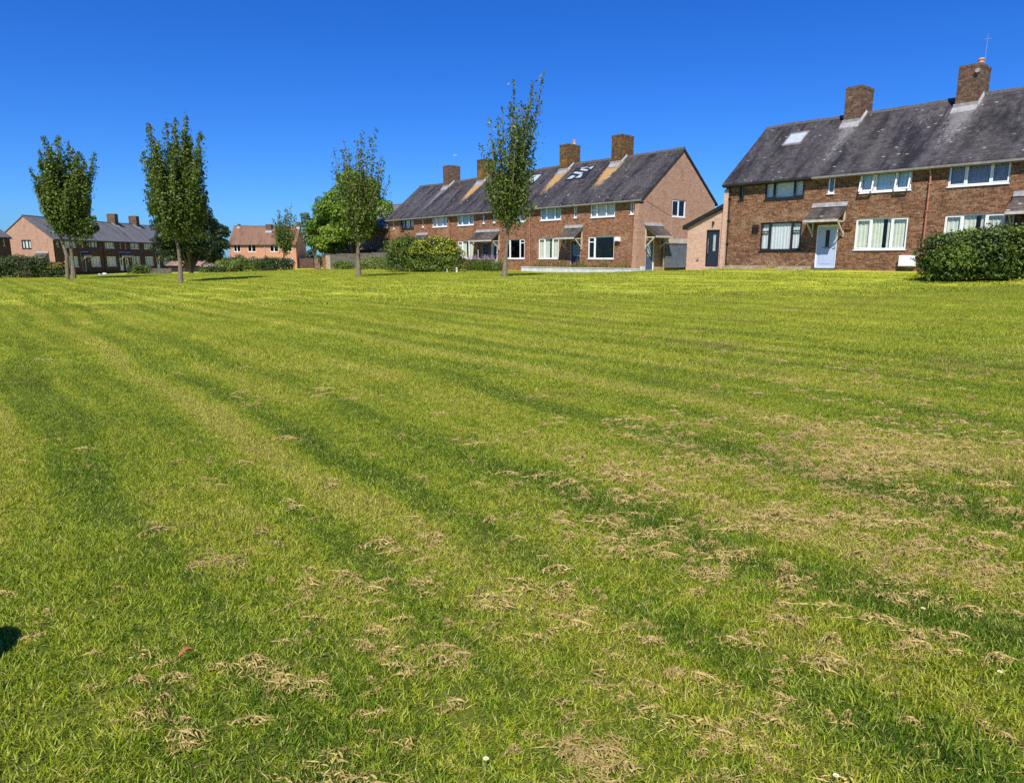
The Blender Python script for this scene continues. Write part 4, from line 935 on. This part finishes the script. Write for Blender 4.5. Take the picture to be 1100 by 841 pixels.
# small upright tree in front of the orange house
st = street_tree((305, 289), 100.0, 0, [(297, 226), (302, 229), (306, 222), (313, 221), (316, 231), (295, 235), (310, 226)], [(305, 291), (305, 284), (304.5, 278), (305, 270)], 6000, .26, 'small distant upright tree in front of the orange house', extra=14, trunk_r=.16, seed=31, loose=.42)
del st['group']

BC = 'shrubs along the far edge of the green'
shrub('hedge', 'hedge', (px2(12, 290, 60)[0], 60.0), (6.5, 2.2, 2.15), 15000, .13, 'leaf_h', 'dark green clipped hedge at the left edge of the green', nb=26, seed=41, flat=True)
shrub('hedge', 'hedge', (px2(50, 290, 60)[0], 60.4), (3.6, 2.0, 1.45), 9000, .12, 'leaf_h', 'low hedge with golden orange top beside the twin-trunked tree', nb=16, seed=42, flat=True, top=('leaf_o', .55, .55, 'golden_growth', .9))
shrub('shrub', 'shrub', (px2(152, 290, 84)[0], 84.0), (2.2, 1.6, 1.3), 2500, .16, 'leaf_m', 'rounded light green shrub in front of the shaded terrace', nb=9, seed=43)
shrub('shrub', 'shrub', (px2(149, 290, 88)[0], 88.0), (3.4, 1.4, 1.3), 2500, .16, 'leaf_h', 'low dark hedge behind the rounded shrub by the shaded terrace', nb=9, seed=44, flat=True)
shrub('shrub', 'shrub', (px2(224, 290, 98)[0], 98.0), (2.4, 1.5, 1.5), 2200, .18, 'leaf_m', 'shrub with pink blossom on top beneath the dark trees', nb=8, seed=45, top=('leaf_pk', .9, .62, 'blossom', 1.0))
shrub('shrub', 'shrub', (px2(246, 290, 94)[0], 94.0), (3.4, 2.0, 2.2), 5000, .18, 'leaf_l', 'leftmost pale green shrub in front of the orange house', nb=12, seed=46)
shrub('shrub', 'shrub', (px2(270, 290, 95)[0], 95.0), (4.6, 2.2, 2.6), 7000, .18, 'leaf_m', 'tallest shrub in front of the orange house, speckled with pale blossom', nb=14, seed=47, top=('leaf_pk', .10, .6, 'blossom', .8))
shrub('shrub', 'shrub', (px2(298, 290, 93)[0], 93.0), (4.4, 2.2, 2.4), 7000, .18, 'leaf_h', 'dark green shrub hiding the right half of the orange house front', nb=14, seed=48)
shrub('shrub', 'shrub', (px2(235, 290, 93)[0], 92.0), (3.0, 1.5, 1.1), 2500, .17, 'leaf_h', 'low dark green shrub below the pink blossom', nb=9, seed=49)
shrub('shrub', 'shrub', (px2(400, 290, 64)[0], 64.0), (2.6, 1.4, 1.25), 2600, .14, 'leaf_l', 'pale arching shrub by the fence below the round tree', nb=9, seed=50)
shrub('shrub', 'shrub', (px2(417, 290, 62)[0], 62.5), (1.9, 1.2, .95), 1800, .12, 'leaf_l', 'small yellow-green shrub against the left corner of the middle terrace', nb=7, seed=51)
shrub('shrub', 'shrub', (px2(370, 290, 66)[0], 66.0), (2.0, 1.2, 1.0), 1500, .14, 'leaf_m', 'sparse low shrub in front of the grey fence', nb=7, seed=52)
shrub('hedge', 'hedge', (px2(228, 290, 135)[0], 135.0), (16, 3, 3.4), 9000, .32, 'leaf_h', 'distant hedge closing the gap left of the orange house', nb=24, seed=81, flat=True)
shrub('hedge', 'hedge', (px2(338, 290, 150)[0], 150.0), (14, 3, 4.2), 9000, .32, 'leaf_h', 'distant tall hedge right of the orange house', nb=24, seed=82, flat=True)
# the large pair by the middle terrace
shrub('shrub', 'shrub', (px2(441, 290, 55)[0], 55.0), (2.9, 2.4, 3.1), 22000, .13, 'leaf_m', 'large mid green bush at the left end of the middle terrace', nb=22, seed=53, shp=.8)
shrub('shrub', 'shrub', (px2(470, 290, 54)[0], 53.6), (3.7, 2.3, 2.8), 24000, .13, 'leaf_m', 'large bush with golden yellow top in front of the middle terrace', nb=22, seed=54, shp=1.1, top=('leaf_y', .9, .48, 'golden_growth', 1.2))
# right-hand bushes
b1 = shrub('shrub', 'shrub', (18.8, 27.2), (5.2, 2.8, 2.2), 60000, .12, 'leaf_r', 'glossy dark green bush with bare pale stems in front of the right terrace', nb=46, seed=61, stems=7, stemmat='bark_p', shp=1.7, top=('leaf_l', .30, .50, 'pale_top_leaves', .8))  # paler leaves in the upper half
b2 = shrub('shrub', 'shrub', (23.1, 26.8), (4.4, 2.8, 2.05), 45000, .12, 'leaf_r', 'dark green bush cut off by the right edge of the picture', nb=40, seed=62, stems=6, stemmat='bark_p', shp=1.2, top=('leaf_l', .25, .50, 'pale_top_leaves', .8))

# palm-like shrub
def palm(loc, H, label):
    z0 = g1(*loc); root = empty('palm_shrub', (loc[0], loc[1], z0), 0, label, 'palm'); s = MB(); s.tube([(0, 0, -.2), (.05, 0, H * .55)], [.13, .11], 8); s.build('trunk', M['bark'], root)
    P = []; f = MB()
    for i in range(46):
        a = random.uniform(0, 6.28); el = random.uniform(-.5, 1.3); L = random.uniform(.8, 1.15) * H * .42; pts = []
        for k in range(5):
            u = k / 4; r = L * u * math.cos(el) ; z = H * .55 + L * u * math.sin(el) - .35 * L * u * u
            pts.append(Vector((r * math.cos(a), r * math.sin(a), z)))
        side = Vector((-math.sin(a), math.cos(a), 0)) * .055
        for k in range(4):
            w0, w1 = side * (1 - k / 4.2), side * (1 - (k + 1) / 4.2); f.face([pts[k] - w0, pts[k] + w0, pts[k + 1] + w1, pts[k + 1] - w1])
    f.build('fronds', M['palm'], root); return root
M['palm'] = plain('palm_frond', (.17, .20, .09), .6, .3, .3, 3)
palm((px2(343, 290, 66)[0], 66.0), 2.2, 'spiky palm-like shrub beside the grey fence at the far edge of the green')

# tall perennials, bedding
def stems_patch(name, cat, loc, rz, L, D, H, n, mat, label, flower=None, seed=1):
    rg = np.random.default_rng(seed); z0 = g1(*loc); root = empty(name, (*loc, z0), rz, label, cat)
    P = []; N = []
    for i in range(n):
        x, y = rg.uniform(-.5, .5) * L, rg.uniform(-.5, .5) * D; h = H * rg.uniform(.6, 1.0) * (.8 + .2 * math.sin(x * 3)); le = rg.normal(0, .08, 2); m = int(h / .05)
        u = np.linspace(.05, 1, m)[:, None]; P.append(np.c_[x + le[0] * u, y + le[1] * u, h * u] + rg.normal(0, .025, (m, 3))); N.append(rg.normal(0, 1, (m, 3)))
    P = np.concatenate(P); N = np.concatenate(N); fl = P[:, 2] > H * .68
    leaves('foliage', P[~fl] if flower else P, N[~fl] if flower else N, .09, M[mat], root, aspect=.35)
    if flower: leaves('flower', P[fl], N[fl], .06, M[flower], root)
    return root
def on_mid(sx, off): v = m_mid @ Vector((-sx, off, 0)); return (v.x, v.y)
stems_patch('flower_bed', 'flowers', on_mid(13.6, -2.6), RZ(ROWB), 4.4, 1.3, 1.30, 900, 'leaf_m', 'tall clump of green stems with lilac flowers behind the slender tree', 'flower_p', 71)
stems_patch('flower_bed', 'flowers', on_mid(5.3, -.75), RZ(ROWB), 9.8, .5, .95, 1100, 'leaf_red', 'row of rusty brown plants growing behind the low white wall', None, 72)

# ------------------------------------------------------------ garden walls, fences, small things
def ground_obj(name, label, cat, loc, rz, group=None): return empty(name, (loc[0], loc[1], g1(*loc)), rz, label, cat, group)
gw = empty('garden_wall', (0, 0, 0), 0, 'low whitewashed garden wall in front of the middle terrace', 'wall'); gw.matrix_world = m_mid
s = MB(); x = -10.7
while x < .9:
    xe = min(x + random.uniform(1.2, 2.0), 1.0); h = .22 + random.uniform(-.02, .02); s.box(x, -1.28, -.8, xe - .012, -1.08, h); x = xe
s.build('wall_face', M['stonew'], gw)
s = MB(); x = -10.72
while x < .95: xe = min(x + .6, 1.02); s.box(x, -1.31, .245, xe - .01, -1.05, .29 + random.uniform(-.006, .006)); x = xe
s.build('coping', M['stonew'], gw)
s = MB(); s.box(1.0, -1.3, -.8, 1.2, -1.06, .42); s.build('end_pier', M['stonew'], gw)

def frame_box(loc, rz, w, d, h, label):
    o = ground_obj('timber_planter', label, 'planter', loc, rz, None); s = MB(); s.box(-w / 2, -.02, -.1, w / 2, .02, h); s.build('front_board', M['timber'], o)
    s = MB(); s.box(-w / 2, d - .02, -.1, w / 2, d + .02, h * 1.1); s.build('back_board', M['timber'], o)
    for sx in (-1, 1): s = MB(); s.box(sx * w / 2 - .02, .021, -.1, sx * w / 2 + .02, d - .021, h); s.build('side_board', M['timber'], o)
    s = MB(); s.bar((w * .1, .1, h * .6), (w * .48, .1, h * 2.6), .10, .04); s.build('prop_board', M['timber'], o)
    s = MB(); s.box(-w / 2 + .02, .021, -.05, w / 2 - .02, d - .021, h * .6); s.build('soil', M['room'], o); return o
m_r = Matrix.Translation((12.26, 40.39, .97)) @ Matrix.Rotation(RZ(ROWB), 4, 'Z')
def on_r(x, off): v = m_r @ Vector((x, off, 0)); return (v.x, v.y)
frame_box(on_r(1.9, -1.1), RZ(ROWB), 2.3, .7, .20, 'timber-edged bed with a sloping board, nearest the left corner of the right terrace')
frame_box(on_r(4.8, -1.2), RZ(ROWB), 1.6, .7, .20, 'timber-edged bed with a sloping board, just left of the pale blue door')

def post(loc, h, r, mat, label, name='marker_post', cat='post', group=None, dome=False):
    o = ground_obj(name, label, cat, loc, 0, group); s = MB(); s.tube([(0, 0, -.2), (0, 0, h), (0, 0, h + r * .6)], [r, r, r * .5], 10); s.build('shaft', M[mat], o)
    s = MB(); s.tube([(0, 0, h * .72), (0, 0, h * .82)], r * 1.06, 10); s.build('band', M['gutter'], o); return o
post((px2(490.7, 291, 51)[0], 51.0), .34, .07, 'stonew', 'short white post beside the golden-topped bush')
post((px2(480.3, 291, 51.5)[0], 51.5), .24, .05, 'offwhite', 'shorter dull post left of the white post by the bush')
for i, (x, w_) in enumerate(((106.5, .32), (112, .5))):
    o = ground_obj('boulder', ['smaller white painted stone in front of the shaded terrace', 'larger white painted stone in front of the shaded terrace'][i], 'stone', (px2(x, 292, 80)[0], 80.0), .3 * i)
    s = MB(); n = 9; rings = []
    for j, (rr2, z) in enumerate(((1, -.1), (1.05, .15), (.8, .32), (.35, .42))): rings.append([Vector((math.cos(6.283 * k / n) * w_ * .5 * rr2 * (1 + .12 * math.sin(k * 2.3 + j)), math.sin(6.283 * k / n) * w_ * .4 * rr2, z * w_ * 1.3)) for k in range(n)])
    for j in range(3):
        for k in range(n): s.face([rings[j][k], rings[j][(k + 1) % n], rings[j + 1][(k + 1) % n], rings[j + 1][k]], smooth=True)
    s.face(rings[-1]); s.build('stone', M['stonew'], o)

def fence(p0, p1, h, label, mat='fence', name='fence', gap=.0):
    a = Vector((*p0, 0)); b = Vector((*p1, 0)); L = (b - a).length; ang = math.atan2(b.y - a.y, b.x - a.x)
    o = ground_obj(name, label, 'fence', p0, ang); z0 = o.location.z; n = max(1, round(L / 1.83)); s = MB()
    for i in range(n):
        x0, x1 = L * i / n + .05, L * (i + 1) / n - .05; mx = a.lerp(b, (i + .5) / n); dz = g1(mx.x, mx.y) - z0; x = x0
        while x < x1 - .02: xe = min(x + .12, x1); s.box(x, -.012 * (int(x * 99) % 2), dz + .05, xe - .008, .015, dz + h + random.uniform(-.015, .015)); x = xe
        for z in (.3, h - .3): s.box(x0, .016, dz + z, x1, .06, dz + z + .09)
    s.build('board_panel', M[mat], o)
    for i in range(n + 1): q = a.lerp(b, i / n); dz = g1(q.x, q.y) - z0; s = MB(); s.box(L * i / n - .05, -.05, dz - .5, L * i / n + .05, .05, dz + h + .06); s.build('post', M[mat], o)
    return o
fence((px2(352, 290, 74)[0], 74.0), (px2(418, 290, 71)[0], 71.0), 1.55, 'grey timber fence beneath the big round tree')
fence((px2(160, 290, 86)[0], 86.0), (px2(182, 290, 86)[0], 86.4), .75, 'low grey fence in front of the right end of the shaded terrace')
gp_ = 'brick gate piers below the round tree'
for i, x in enumerate((341, 349.5, 353)):
    o = ground_obj('gate_pier', ['leftmost brick gate pier beside the palm-like shrub', 'middle gate pier left of the grey fence', 'pale gate pier touching the grey fence'][i], 'pier', (px2(x, 290, 70)[0], 70.0), .2)
    s = MB(); s.box(-.22, -.22, -.3, .22, .22, 1.2 + .15 * i); s.build('shaft', M['brick_m'] if i < 2 else M['timber'], o); s = MB(); s.box(-.27, -.27, 1.2 + .15 * i, .27, .27, 1.3 + .15 * i); s.build('cap', M['ridge'], o)

# added shadow caster, unseen outside the left edge: only its shadow tip shows
o = ground_obj('unseen_shadow_caster', 'unseen added shadow caster whose shadow tip falls at the left edge of the lawn', 'unseen_shadow_caster', (-2.35, 1.73), 0)
s = MB(); s.tube([(0, 0, -.1), (0, 0, .95), (0, 0, 1.06), (0, 0, 1.12)], [.19, .19, .15, .05], 14); s.build('shaft', M['black'], o)
s = MB(); s.tube([(0, 0, .80), (0, 0, .86)], .196, 14); s.build('band', M['gutter'], o)

# gull
o = empty('seagull', (-5.6, 70.0, 11.45), .6, 'tiny pale bird in the sky above the leftmost chimney of the middle terrace', 'bird'); o.scale = (.55, .55, .55)
s = MB(); s.tube([(-.22, 0, 0), (-.1, 0, .02), (.08, 0, .02), (.2, 0, .0), (.26, 0, 0)], [.02, .06, .06, .035, .01], 8)
for sg in (-1, 1):
    s.hexa([(-.08, sg * .04, .01), (.08, sg * .04, .01), (.06, sg * .35, .13), (-.04, sg * .35, .13), (-.08, sg * .04, .03), (.08, sg * .04, .03), (.06, sg * .35, .145), (-.04, sg * .35, .145)])
    s.hexa([(-.04, sg * .35, .13), (.06, sg * .35, .13), (-.08, sg * .68, .03), (-.1, sg * .66, .03), (-.04, sg * .35, .145), (.06, sg * .35, .145), (-.08, sg * .68, .04), (-.1, sg * .66, .04)])
s.build('body', M['white'], o)

# ------------------------------------------------------------ grass
def hashn(x, y, sc, seed=0):   # smooth value noise in numpy
    x = x * sc + seed * 17.3; y = y * sc - seed * 9.1; xi = np.floor(x).astype(int); yi = np.floor(y).astype(int); fx = x - xi; fy = y - yi; fx = fx * fx * (3 - 2 * fx); fy = fy * fy * (3 - 2 * fy)
    def h(a, b): v = np.sin(a * 127.1 + b * 311.7 + seed * 74.7) * 43758.5453; return v - np.floor(v)
    return (h(xi, yi) * (1 - fx) + h(xi + 1, yi) * fx) * (1 - fy) + (h(xi, yi + 1) * (1 - fx) + h(xi + 1, yi + 1) * fx) * fy

def blade_patch(rg, size, n, hgt, wid, segs, lean=.5, lie=0.0):
    """returns verts, faces, v-values for one patch of blades"""
    V = []; F = []; A = []
    x = rg.uniform(-.5, .5, n) * size; y = rg.uniform(-.5, .5, n) * size; az = rg.uniform(0, 6.283, n); faz = rg.uniform(0, 6.283, n); h = hgt * rg.uniform(.35, 1.2, n); w = wid * rg.uniform(.7, 1.3, n); bend = rg.uniform(.15, 1.0, n) * lean; vv = rg.uniform(0, 1, n)
    for i in range(n):
        ca, sa = math.cos(az[i]), math.sin(az[i]); dx, dy = math.cos(faz[i]), math.sin(faz[i]); b = len(V)
        for k in range(segs):
            u = k / segs; ww = w[i] * (1 - .55 * u) / 2; r = h[i] * bend[i] * u * (.35 + .65 * u); z = h[i] * u * (1 - .35 * bend[i] * u) * (1 - lie)
            V.append((x[i] + dx * r - ca * ww, y[i] + dy * r - sa * ww, z - .004)); V.append((x[i] + dx * r + ca * ww, y[i] + dy * r + sa * ww, z - .004))
        V.append((x[i] + dx * h[i] * bend[i], y[i] + dy * h[i] * bend[i], h[i] * (1 - .35 * bend[i]) * (1 - lie)))
        A += [vv[i]] * (2 * segs + 1)
        for k in range(segs - 1): F.append((b + 2 * k, b + 2 * k + 1, b + 2 * k + 3, b + 2 * k + 2))
        F.append((b + 2 * segs - 2, b + 2 * segs - 1, b + 2 * segs))
    return V, F, A

def scatter(name, label, cat, patches, pts, rotz, scl, pick, mat):
    """one object: its mesh holds the patch kinds and the points; geometry nodes set a patch on every point"""
    V = []; F = []; A = []; K = []
    for k, (v, f, a) in enumerate(patches):
        b = len(V); V += v; F += [tuple(b + j for j in q) for q in f]; A += a; K += [k] * len(v)
    nb_ = len(V); n = len(pts); V = np.concatenate([np.array(V), np.array(pts)]); me = bpy.data.meshes.new(name); me.from_pydata(V.tolist(), [], F)
    me.materials.append(mat)
    def at(nm, typ, arr): a = me.attributes.new(nm, typ, 'POINT'); a.data.foreach_set('vector' if typ == 'FLOAT_VECTOR' else 'value', arr)
    at('v', 'FLOAT', np.r_[A, np.zeros(n)].astype(np.float32)); at('kind_id', 'INT', np.r_[K, np.full(n, 99)].astype(np.int32)); at('pick', 'INT', np.r_[np.zeros(nb_), pick].astype(np.int32))
    rv = np.zeros((nb_ + n, 3), np.float32); rv[nb_:, 2] = rotz; at('rot', 'FLOAT_VECTOR', rv.ravel()); sv_ = np.ones((nb_ + n, 3), np.float32); sv_[nb_:] = np.asarray(scl); at('scl', 'FLOAT_VECTOR', sv_.ravel())
    me.update(); o = link(bpy.data.objects.new(name, me)); tag(o, label, cat, kind='stuff')
    ng = bpy.data.node_groups.new(name + '_scatter', 'GeometryNodeTree'); ng.interface.new_socket('Geometry', in_out='INPUT', socket_type='NodeSocketGeometry'); ng.interface.new_socket('Geometry', in_out='OUTPUT', socket_type='NodeSocketGeometry')
    N = ng.nodes; Lk = ng.links; gi = N.new('NodeGroupInput'); go = N.new('NodeGroupOutput')
    def named(nm, dt): q = N.new('GeometryNodeInputNamedAttribute'); q.data_type = dt; q.inputs[0].default_value = nm; return q.outputs[0]
    kid = named('kind_id', 'INT'); join = N.new('GeometryNodeJoinGeometry')
    def sep(kval):
        cm = N.new('FunctionNodeCompare'); cm.data_type = 'INT'; cm.operation = 'EQUAL'; Lk.new(kid, cm.inputs[2]); cm.inputs[3].default_value = kval
        sp = N.new('GeometryNodeSeparateGeometry'); sp.domain = 'POINT'; Lk.new(gi.outputs[0], sp.inputs[0]); Lk.new(cm.outputs[0], sp.inputs[1]); return sp.outputs[0]
    for k in reversed(range(len(patches))):
        g = N.new('GeometryNodeGeometryToInstance'); Lk.new(sep(k), g.inputs[0]); Lk.new(g.outputs[0], join.inputs[0])
    ip = N.new('GeometryNodeInstanceOnPoints'); Lk.new(sep(99), ip.inputs['Points']); Lk.new(join.outputs[0], ip.inputs['Instance']); ip.inputs['Pick Instance'].default_value = True
    Lk.new(named('pick', 'INT'), ip.inputs['Instance Index']); Lk.new(named('rot', 'FLOAT_VECTOR'), ip.inputs['Rotation']); Lk.new(named('scl', 'FLOAT_VECTOR'), ip.inputs['Scale']); Lk.new(ip.outputs[0], go.inputs[0])
    md = o.modifiers.new('scatter', 'NODES'); md.node_group = ng; return o

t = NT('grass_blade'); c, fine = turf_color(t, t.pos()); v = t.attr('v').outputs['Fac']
c2 = t.mix(t.ramp(v, .84, .93), c, (.48, .44, .14)); c2 = t.mix(t.ramp(v, .62, .05), c2, t.mix(.80, c, (.018, .050, .005))); c2 = t.mix(t.math('MULTIPLY', t.ramp(v, .62, .80), .38), c2, (.56, .66, .12))
p = t.bsdf(c2, .6, .12); tr = t.t.nodes.new('ShaderNodeBsdfTranslucent'); t.set(tr.inputs[0], t.mix(.3, c2, (.30, .40, .04))); mx = t.n('MixShader'); mx.inputs[0].default_value = .42
t.t.links.new(p.outputs[0], mx.inputs[1]); t.t.links.new(tr.outputs[0], mx.inputs[2]); t.t.links.new(mx.outputs[0], t.out.inputs[0]); M['blade'] = t.mat
t = NT('dry_blade'); v = t.attr('v').outputs['Fac']; c = t.mix(v, (.25, .185, .060), (.56, .44, .17)); c = t.mix(t.ramp(t.noise(t.pos(), .7, 2), .5, .65), c, (.34, .26, .10)); t.bsdf(c, .8, .15); M['yellowed'] = t.mat

def wedge(n, y0, y1, rg, pad=.5):
    """points on the lawn in front of the viewer, evenly spread"""
    Y = np.sqrt(rg.uniform(y0 ** 2, y1 ** 2, n * 2)); X = rg.uniform(-1, 1, n * 2) * (Y * .80 + pad); return X[:n], Y[:n]
def keep_lawn(x, y):   # clear of buildings and beds: in front of the terrace line
    ub = np.array([math.sin(R(ROWB)), math.cos(R(ROWB))]); nb = np.array([math.cos(R(ROWB)), -math.sin(R(ROWB))])
    off = (x - 12.26) * nb[0] + (y - 40.39) * nb[1]; off2 = (x - 8.54) * nb[0] + (y - 45.74) * nb[1]; s2 = (x - 8.54) * ub[0] + (y - 45.74) * ub[1]
    return (off < -.35) & ((off2 < -1.4) | (s2 > 33.5)) & (x > -58)
rg = np.random.default_rng(5)
pn = [blade_patch(rg, .34, 860, .036, .0052, 2, 1.5) for _ in range(3)]
ax = np.arange(-14, 14.1, .20); ay = np.arange(-1.5, 9.2, .20); gx, gy = np.meshgrid(ax, ay); gx = gx.ravel() + rg.uniform(-.08, .08, gx.size); gy = gy.ravel() + rg.uniform(-.08, .08, gy.size)
k = np.abs(gx) < np.maximum(gy, 0) * .80 + 6.5; gx, gy = gx[k], gy[k]
hv = .62 + .9 * hashn(gx, gy, .9, 3) * hashn(gx, gy, 2.7, 4) + .25 * hashn(gx, gy, 5.5, 9)
scatter('grass', 'short mown green grass in the foreground of the lawn', 'grass', pn, np.c_[gx, gy, gz(gx, gy)], rg.uniform(0, 6.28, len(gx)), np.c_[np.ones(len(gx)), np.ones(len(gx)), hv], rg.integers(0, 3, len(gx)), M['blade'])
pf = [blade_patch(rg, 1.0, 1500, .050, .009, 1, .9) for _ in range(3)]
ax = np.arange(-30, 30.1, .55); ay = np.arange(8.3, 24, .55); gx, gy = np.meshgrid(ax, ay); gx = gx.ravel() + rg.uniform(-.25, .25, gx.size); gy = gy.ravel() + rg.uniform(-.25, .25, gy.size)
k = (np.abs(gx) < gy * .80 + 8) & keep_lawn(gx, gy); gx, gy = gx[k], gy[k]; hv = .55 + .8 * hashn(gx, gy, .7, 3)
scatter('grass', 'mown grass across the middle of the lawn', 'grass', pf, np.c_[gx, gy, gz(gx, gy)], rg.uniform(0, 6.28, len(gx)), np.c_[np.ones(len(gx)), np.ones(len(gx)), hv], rg.integers(0, 3, len(gx)), M['blade'])
pg = [blade_patch(rg, 2.6, 1500, .055, .028, 1, .8) for _ in range(3)]
ax = np.arange(-58, 46, 1.5); ay = np.arange(23, 84, 1.5); gx, gy = np.meshgrid(ax, ay); gx = gx.ravel() + rg.uniform(-.6, .6, gx.size); gy = gy.ravel() + rg.uniform(-.6, .6, gy.size)
k = (np.abs(gx) < gy * .80 + 12) & keep_lawn(gx, gy); gx, gy = gx[k], gy[k]; hv = .5 + .7 * hashn(gx, gy, .5, 3)
scatter('grass', 'sunlit mown grass at the far side of the lawn', 'grass', pg, np.c_[gx, gy, gz(gx, gy)], rg.uniform(0, 6.28, len(gx)), np.c_[np.ones(len(gx)), np.ones(len(gx)), hv], rg.integers(0, 3, len(gx)), M['blade'])

# dry clippings left by the mower: clumps lying on the turf
def clump_patch(rg, size, n, h):
    V, F, A = blade_patch(rg, size, n, .038, .0038, 2, 1.6, .6)
    Vn = []
    for (x, y, z) in V:
        d = math.hypot(x, y) / (size * .5); Vn.append((x, y, z + 1.5 * h * max(0, 1 - d * d) * (.6 + .8 * random.random()) + .010))
    return Vn, F, A
pc = [clump_patch(rg, .10, 60, .014), clump_patch(rg, .16, 70, .012), clump_patch(rg, .08, 26, .010), clump_patch(rg, .30, 40, .004), clump_patch(rg, .13, 120, .020)]
def gpt(x, y):   # photo pixel -> place on the lawn
    a, b = x - 550.0, 420.5 - y; cp, sp = math.cos(R(PITCH)), math.sin(R(PITCH)); yy = FPX * cp + b * sp; zz = b * cp - FPX * sp; tt = -(EYE - .05) / zz; return a * tt, yy * tt
zones = [(900, 478, 200, 22, 150), (700, 520, 110, 16, 60), (930, 500, 110, 12, 120), (870, 555, 120, 10, 50), (1020, 600, 70, 30, 45), (640, 570, 60, 12, 20), (760, 590, 60, 15, 14), (960, 415, 120, 12, 60), (800, 385, 60, 8, 18), (430, 690, 40, 14, 9), (340, 625, 45, 18, 9), (210, 607, 8, 4, 2),
  (300, 725, 30, 12, 5), (690, 665, 15, 12, 4), (560, 640, 50, 20, 7), (330, 425, 50, 8, 14), (50, 388, 20, 4, 4), (480, 560, 60, 20, 6), (650, 790, 60, 30, 9), (880, 790, 60, 30, 8), (1000, 530, 70, 20, 25), (1085, 552, 15, 6, 5), (600, 460, 100, 14, 16), (840, 700, 200, 60, 10), (400, 790, 120, 40, 6), (740, 460, 70, 10, 20), (500, 600, 300, 80, 26), (1000, 480, 90, 16, 40), (250, 480, 120, 60, 8), (180, 760, 60, 40, 4), (700, 560, 420, 130, 70), (550, 700, 500, 100, 60), (300, 450, 250, 60, 25), (950, 430, 150, 50, 60), (900, 640, 200, 60, 40)]
cxs, cys, sc = [], [], []
for (zx, zy, sx_, sy_, n) in zones:
    for _ in range(int(n * 1.5)):
        x, y = gpt(zx + rg.normal(0, sx_ * .7), min(830, max(340, zy + rg.normal(0, sy_ * .8))))
        m = rg.integers(1, 4); a0 = rg.uniform(0, 6.28)
        for q in range(m): cxs.append(x + math.cos(a0) * q * .07 + rg.normal(0, .02)); cys.append(y + math.sin(a0) * q * .07 + rg.normal(0, .02)); sc.append(rg.choice([.35, .5, .7, .95]) * rg.uniform(.8, 1.2) * (1 + max(0, y - 5) * .03))
cxs = np.array(cxs); cys = np.array(cys); sc = np.array(sc)
scatter('grass_clippings', 'tan clumps of dried grass clippings lying on the lawn', 'grass clippings', pc, np.c_[cxs, cys, gz(cxs, cys)], rg.normal(0, .55, len(cxs)), np.c_[sc * rg.uniform(1.0, 1.9, len(sc)), sc * rg.uniform(.45, .9, len(sc)), rg.uniform(.6, 1.2, len(sc))], rg.choice(5, len(cxs), p=[.22, .2, .22, .26, .10]), M['yellowed'])

# small single things on the lawn
M['yolk'] = plain('daisy_yellow', (.60, .42, .04), .8, .1)
M['leaf_orange'] = plain('orange_leaf', (.33, .12, .05), .7, .2, .3, 30)
x, y = gpt(200, 709); o = ground_obj('fallen_leaf', 'small curled orange leaf lying on the grass at lower left', 'leaf', (x, y), .7)
s = MB(); nn_ = 6
for k in range(nn_):
    u0, u1 = k / nn_, (k + 1) / nn_; w0, w1 = .011 * math.sin(math.pi * min(1, u0 + .03)) + .001, .016 * math.sin(math.pi * min(1, u1)) + .001; zf = lambda u: .04 + .03 * math.sin(u * 2.6)
    for sg in (-1, 1): s.face([(u0 * .06 - .03, 0, zf(u0) - .006), (u1 * .06 - .03, 0, zf(u1) - .006), (u1 * .06 - .03, sg * w1, zf(u1) + .006), (u0 * .06 - .03, sg * w0, zf(u0) + .006)][::sg])
s.build('blade', M['leaf_orange'], o); s = MB(); s.tube([(-.03, 0, .035), (-.045, 0, .03)], .0012, 5); s.build('stalk', M['timber'], o)
for i, (px_, py_, lb) in enumerate(((1073, 733, 'white daisy near the right edge of the lawn'), (991, 664, 'small white daisy right of centre among the clippings'), (898, 838, 'white daisy at the bottom edge of the picture'), (522, 817, 'white daisy low in the middle of the picture'))):
    x, y = gpt(px_, py_ - 4); o = ground_obj('daisy', lb, 'flower', (x, y), i, 'daisies in the lawn'); s = MB()
    for k in range(12):
        a = 6.283 * k / 12; r = .009; s.face([(0, 0, .046), (math.cos(a - .2) * r, math.sin(a - .2) * r, .050), (math.cos(a + .2) * r, math.sin(a + .2) * r, .050)])
    s.build('petals', M['white'], o); s = MB(); s.tube([(0, 0, .045), (0, 0, .051)], [.005, .004], 7); s.build('flower_head', M['yolk'], o); s = MB(); s.tube([(0, 0, -.01), (0, 0, .045)], .0015, 5); s.build('stalk', M['palm'], o)
